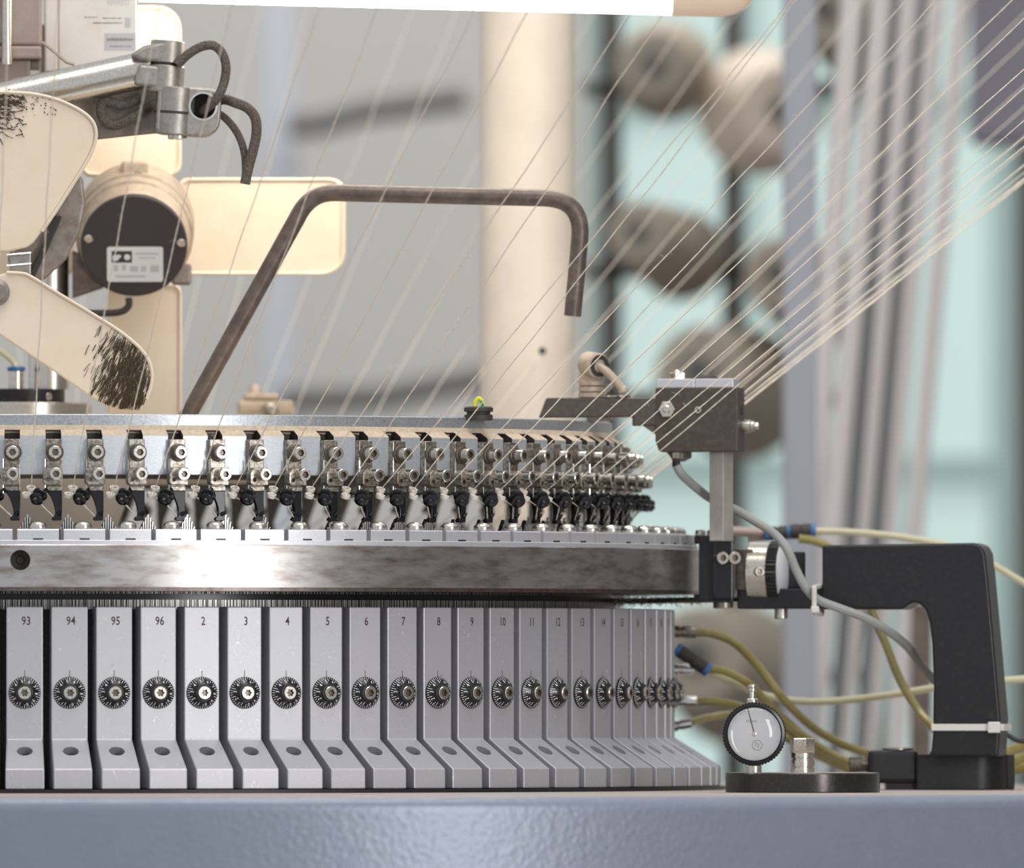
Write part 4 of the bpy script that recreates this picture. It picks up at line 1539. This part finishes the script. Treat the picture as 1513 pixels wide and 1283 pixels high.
b.prism(px_out(hubp, YN + 30), YN + 26, YN + 60, 2, 2)
hub = part('hub', b, M['hub_grey'], nf)
b = MB()
b.prism(px_out([(80, 318), (92, 320), (72, 366), (50, 412), (40, 410), (64, 360)], YN + 24), YN + 20, YN + 30, 1)
part('hub_seam', b, M['rubber'], nf)
b = MB()
b.box(W(14, 0, YN).x, W(46, 0, YN).x, YN + 4, YN + 26, W(0, 406, YN).z, W(0, 371, YN).z, 1)
part('blade_clip', b, M['clamp'], nf)
for y in (375, 391):
    part('clip_wire', MB().tube([W(10, y + 2, YN + 2), W(46, y - 1, YN + 2)], .7, 6), M['chrome'], nf)
part('blade_boss', MB().lathe([(9, 0), (9, 4), (6, 6)], 24, W(-6, 432, YN - 12), (0, -1, 0)), M['hub_grey'], nf)

# ------------------------------------------------------------------ tube with clamp and cables
YT = -200
tb = thing('support_tube', 'bright steel tube with a cast split clamp above the fans', 'tube', W(0, 130, YT))
ta, te = W(-80, 166, YT + 4), W(222, 101, YT + 4)
part('tube', MB().cyl(ta, te, 12.1, 40), M['brushed'], tb)
td = (te - ta).normalized()
tilt = Matrix.Translation(W(245, 105, YT)) @ Matrix.Rotation(R_(5), 4, 'Y')
s = S(YT)
b = MB()
b.M = tilt
b.lathe([(12.0, -14), (12.5, -13), (12.2, 3), (11.6, 3.6)], 36)
b.prism([(-20, -11), (0, -12), (0, 2.6), (-18, 2.6)], -11, 11, 2)
part('clamp_middle', b, M['clamp'], tb)
b = MB()
b.M = tilt
b.lathe([(11, 5), (12, 5.6), (11, 19), (10.2, 19.6)], 36)
b.prism([(-24, 8), (-16, 14.5), (0, 19.3), (0, 5), (-16, 5)], -11, 11, 2)
part('clamp_top', b, M['clamp'], tb)
part('clamp_gap', MB().lathe([(10.3, -2), (10.3, 8)], 24, W(245, 105, YT)), M['rubber'], tb)
b = MB()
tl = Matrix.Translation(W(262, 165, YT)) @ Matrix.Rotation(R_(4), 4, 'Y')
b.M = tl
o1 = rrect(-13.5, 28, -15.5, 16, (9, 4, 5, 11), 6)
b.prism(o1, -12, 12, 1.5, 3)
cut = MB().cyl(W(300, 157, YT - 40), W(300, 157, YT + 40), 8.2, 32)
part('lower_clamp', boolean(b, cut), M['clamp'], tb)
b = MB()
b.M = tl
b.lathe([(12.2, -15.2), (12.8, -14.6), (12.8, 15), (12.2, 15.6)], 36, (-2, -3, 0))
part('clamp_barrel', b, M['clamp'], tb)
part('bore_ring', MB().ring([(9.4, -.8), (9.4, .4), (8.1, .6), (7.6, -3), (7.6, -18), (8.2, -18)], 36, W(300, 157, YT - 12), (0, -1, 0)), M['chrome'], tb)
b = MB()
b.M = tl
b.ring([(12.9, -.9), (12.9, .9), (11, .9), (11, -.9)], 36, (-2, -3, -1))
part('split_line', b, M['rubber'], tb)
part('bore_back', MB().lathe([(8.1, 0), (8.1, 3)], 24, W(300, 157, YT + 6), (0, 1, 0)), M['rubber'], tb)  # dark disc added to close the bore, in place of its shade
part('clamp_bolt', MB().cyl(W(262, 197, YT - 3), W(262, 206, YT - 3), 6.2, 20, ch=.6), M['steel'], tb)
b = MB()
b.prism(px_out([(95, 146), (190, 124), (232, 120), (236, 196), (196, 200), (130, 207), (95, 190)], YT + 20), YT + 18, YT + 34, 2)
part('back_plate', b, M['hub_grey'], tb)


def cord(pts, label, Ys=None, r=3.0, mt='braid'):
    return cable('cord', pts, Ys if Ys is not None else YT - 8, r, mt, label, 'cord', 12, 10)


cord([(262, 96), (276, 82), (295, 70), (314, 67), (328, 78), (334, 98), (331, 122), (322, 143), (308, 158), (296, 166)], 'dark braided cord looping from the clamp top into its bore', [YT - 12] * 7 + [YT - 14, YT - 10, YT + 6])
cord([(318, 150), (332, 147), (348, 152), (366, 160), (377, 174), (379, 196), (374, 222), (367, 248), (362, 272)], 'thick braided cord hanging from the clamp bore over the right fan blade', [YT + 4, YT] + [YT - 8] * 7, 3.4)
cord([(318, 166), (330, 172), (345, 188), (356, 208), (362, 232), (363, 262)], 'thin braided cord hanging inside the thick one below the clamp', [YT + 4, YT, YT - 2, YT - 3, YT - 3, YT - 3], 2.5)
cord([(205, 146), (180, 155), (156, 150), (149, 162), (156, 180), (175, 184), (205, 168), (232, 152)], 'dark braided cord coiled under the bright steel tube', [YT + 14] + [YT + 4] * 6 + [YT + 20], 3.4)
single('splinter', MB().tube([W(62, 62, YT - 20), W(78, 75, YT - 20), W(98, 92, YT - 20), W(110, 96, YT - 20)], 1.1, 6), M['lint'], 'beige straw splinter leaning on the bright steel tube', 'splinter', W(110, 96, YT - 20))

# ------------------------------------------------------------------ taupe unit and white casing at the top left
YU = -120
tu = thing('drive_unit', 'taupe painted drive unit with a steel rod beside the white casing', 'drive unit', W(20, 125, YU))
X = lambda x: W(x, 0, YU).x
Z = lambda y: W(0, y, YU).z
part('housing', MB().box(X(-90), X(62), YU, YU + 60, Z(67), Z(-60), 2), M['taupe'], tu)
part('step', MB().box(X(-90), X(61), YU - 3, YU + 60, Z(87), Z(68), 1.5), M['taupe'], tu)
part('lower_block', MB().box(X(-90), X(45), YU + 6, YU + 60, Z(140), Z(87), 1.5), M['taupe'], tu)
part('rod', MB().cyl(W(10, -60, YU - 8), W(10, 86, YU - 8), 3.2, 20), M['brushed'], tu)
part('rod_nut', MB().lathe([(3.6, 0), (3.6, 4), (2.8, 4.4)], 16, W(10, 95, YU - 8), (0, 0, 1)), M['steel'], tu)
part('side_screw', MB().cyl(W(45, 95, YU + 12), W(58, 95, YU + 12), 4, 16), M['hub_grey'], tu)
wc = thing('white_casing', 'white casing with upside-down printing behind the bright steel tube', 'casing', W(135, 105, YU + 30))
YW = YU + 30
X = lambda x: W(x, 0, YW).x
Z = lambda y: W(0, y, YW).z
part('front_shell', MB().box(X(86.5), X(202), YW, YW + 60, Z(110), Z(-70), 1.2), M['white_box'], wc)
part('side_shell', MB().box(X(66), X(86), YW + .8, YW + 60, Z(106), Z(-70), 1.2), M['white_box'], wc)
b = MB()
vs, fs = text_shape('CLEANER', 5.2, .05)
c = W(174, 3.5, YW)
b.add([(c.x - x * .68, YW - .08, c.z - y) for x, y in vs], fs)
part('lettering', b, M['label_grey'], wc)
b = MB()
rl = random.Random(2)
for (xa_, xb_, y, h) in ((125, 144, 25.5, 1.6), (152, 180, 27, 1.7), (137, 181, 34, 1.9)):
    x = xa_
    while x < xb_ - 1:
        w = rl.uniform(1.2, 3.2)
        hh = h * rl.uniform(.6, 1.1)
        b.box(X(x), X(min(x + w, xb_)), YW - .09, YW - .02, Z(y + hh / 2), Z(y - hh / 2))
        x += w + .5
part('small_print', b, M['hub_grey'], wc)
b = MB()
b.box(X(184), X(193), YW - .07, YW - .01, Z(41), Z(26))
b.box(X(154), X(200), YW - .07, YW - .01, Z(75), Z(49))
stk = part('sticker', b, M['label_grey'], wc)
b = MB()
for (xa_, xb_, y, h) in ((158, 196, 58, 5), (162, 194, 68.5, 2)):
    x = xa_
    while x < xb_ - 1:
        w = rl.uniform(1.2, 3.0)
        b.box(X(x), X(min(x + w, xb_)), YW - .12, YW - .06, Z(y + h / 2), Z(y - h / 2 * rl.uniform(.4, 1)))
        x += w + .8
part('sticker_print', b, M['hub_grey'], stk)

# ------------------------------------------------------------------ fluorescent lamp across the top
YL = -60
lm = thing('tube_lamp', 'glowing tube lamp across the top of the machine with a frosted rounded end', 'lamp', W(600, 20, YL))
la, lb = W(207, -44, YL), W(992, -24, YL)
ld = (lb - la).normalized()
rl_ = 46 * S(YL)
part('glowing_tube', MB().cyl(la, lb, rl_, 40), M['lamp'], lm)
part('frosted_end', MB().lathe([(rl_ - .3, 0), (rl_ + .6, 1), (rl_ + .6, 34), (rl_ * .93, 42), (rl_ * .75, 49), (rl_ * .45, 54), (0, 56)], 40, lb, ld), M['lamp_end'], lm, angle=70)

# ------------------------------------------------------------------ blurred surroundings
def vpost(name, x0, x1, Y, y0, y1, mt, label, cat, group=None, lean=0, round_=False):
    p = W((x0 + x1) / 2, y1, Y)
    q = W((x0 + x1) / 2 + lean, y0, Y)
    r = (x1 - x0) / 2 * S(Y)
    if round_:
        b = MB().cyl(p, q, r, 24)
    else:
        b = MB()
        d = (q - p)
        b.M = Matrix.Translation(p)
        b.prism([(-r, 0), (r, 0), (r + d.x, d.z), (-r + d.x, d.z)], -r, r, r * .15)
    return single(name, b, M[mt], label, cat, p, group)


FLO = PY0 - ZF / S(500)
vpost('column', 709, 849, 420, -260, PY0 + 1000 / S(420), 'cream_paint', 'round cream-painted column rising behind the dial and bent pipe', 'column', round_=True)
single('bolt_dot', MB().lathe([(2.6, 0), (2.2, 1.2)], 14, W(799, 520, 420) + Vector((0, -31, 0)), (.1, -1, 0)), M['rubber'], 'small dark plug in the cream column', 'plug', W(799, 520, 420))
vpost('steel_post', 1157, 1206, 1250, -300, PY0 + 1000 / S(1250), 'post_blue', 'blue-grey square post standing behind the yarns', 'post')
vpost('pale_post', 388, 438, 4300, -400, PY0 + 1000 / S(4300), 'post_white', 'pale bluish post standing against the grey wall', 'post')
vpost('dark_post', 1503, 1560, 2600, -400, PY0 + 1000 / S(2600), 'frame_dark', 'dark upright post at the far edge of the window', 'post')
single('dark_rod', MB().tube([W(425, 186, 4255), W(470, 184, 4255), W(540, 165, 4255), W(690, 145, 4255)], 11, 12), M['frame_dark'], 'dark blurred rod clamped on the pale post', 'rod', W(425, 186, 4255))
single('dark_rail', MB().tube([W(410, 592, 4255), W(560, 588, 4255), W(700, 562, 4255), W(760, 552, 4255)], 12, 12), M['frame_dark'], 'dark blurred rail low behind the dial', 'rail', W(410, 592, 4255))
for i, (xt, xb_, w, mt, lab) in enumerate((
        (1262, 1168, 34, 'conduit', 'pale slanted yarn conduit next to the blue-grey post'),
        (1306, 1196, 30, 'conduit', 'second pale slanted yarn conduit from the blue-grey post'),
        (1322, 1228, 22, 'conduit_dark', 'dark slanted conduit nearer to the blue-grey post'),
        (1346, 1236, 31, 'conduit', 'pale slanted yarn conduit between the two dark ones'),
        (1364, 1266, 20, 'conduit_dark', 'dark slanted conduit farther from the blue-grey post'),
        (1386, 1276, 30, 'conduit', 'pale slanted yarn conduit just past the farther dark one'),
        (1424, 1318, 26, 'conduit', 'pale slanted yarn conduit nearest the bright window'))):
    Yc = 1400 + i * 70
    top, bot = W(xt, -40, Yc), W(xb_, 1160, Yc)
    d = (bot - top)
    bot2 = top + d * ((ZF - top.z) / d.z)
    single('yarn_conduit', MB().cyl(bot2, top + (top - bot) * .15, w / 2 * S(Yc), 16), M[mt], lab, 'conduit', bot2, 'slanted conduits behind the arm')
vpost('brown_post', 1336, 1368, 1200, 890, PY0 + 1000 / S(1200), 'rust_pipe', 'dark brown post behind the lower arm', 'post', lean=10)
p0, p1 = W(1438, 214, 2300), W(1560, -80, 2300)
single('mauve_panel', MB().box(p0.x, p1.x, 2300, 2360, p0.z, p1.z, 8), M['purple_panel'], 'mauve-grey panel hanging in front of the window', 'panel', (p0.x, 2300, p0.z))


def yarn_cone(px, py, Y, r, mt, label, ax=(-.3, -1, .12), L=150):
    c = W(px, py, Y)
    d = Vector(ax).normalized()
    t = thing('yarn_cone', label, 'yarn cone', c, 0, 'yarn cones on the creel')
    part('winding', MB().lathe([(r * .62, L), (r * .70, L - 4), (r, 8), (r * .96, 0), (r * .3, -2), (r * .15, -3), (r * .15, -16)][::-1], 36, c, d), M[mt], t)
    part('core', MB().cyl(c + d * (L - 4), c + d * (L + 14), r * .2, 20), M['frame_dark'], t)
    return t


YK = 2846
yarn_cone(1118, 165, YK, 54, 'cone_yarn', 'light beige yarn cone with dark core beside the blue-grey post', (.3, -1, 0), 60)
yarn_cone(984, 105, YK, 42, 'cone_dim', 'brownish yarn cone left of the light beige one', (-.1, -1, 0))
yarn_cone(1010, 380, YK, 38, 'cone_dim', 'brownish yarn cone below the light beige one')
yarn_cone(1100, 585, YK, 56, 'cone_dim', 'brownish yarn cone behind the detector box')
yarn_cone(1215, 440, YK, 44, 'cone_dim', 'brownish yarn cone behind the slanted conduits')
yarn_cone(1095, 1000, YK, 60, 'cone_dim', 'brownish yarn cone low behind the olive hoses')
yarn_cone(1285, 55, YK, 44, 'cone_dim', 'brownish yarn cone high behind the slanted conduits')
cr = thing('creel_frame', 'dark creel frame carrying the yarn cones in front of the window', 'creel', (W(1000, 0, 2850).x, 2850, ZF))
for x in (905, 1085, 1290):
    q = W(x, 0, 2850)
    part('upright', MB().box(q.x - 9, q.x + 9, 2862, 2892, ZF, 900, 2), M['frame_dark'], cr)
for y in (130, 400, 590, 1000):
    q0, q1 = W(862, y, 2850), W(1300, y, 2850)
    part('rail', MB().box(q0.x, q1.x, 2862, 2882, q0.z - 7, q0.z + 7, 2), M['frame_dark'], cr)
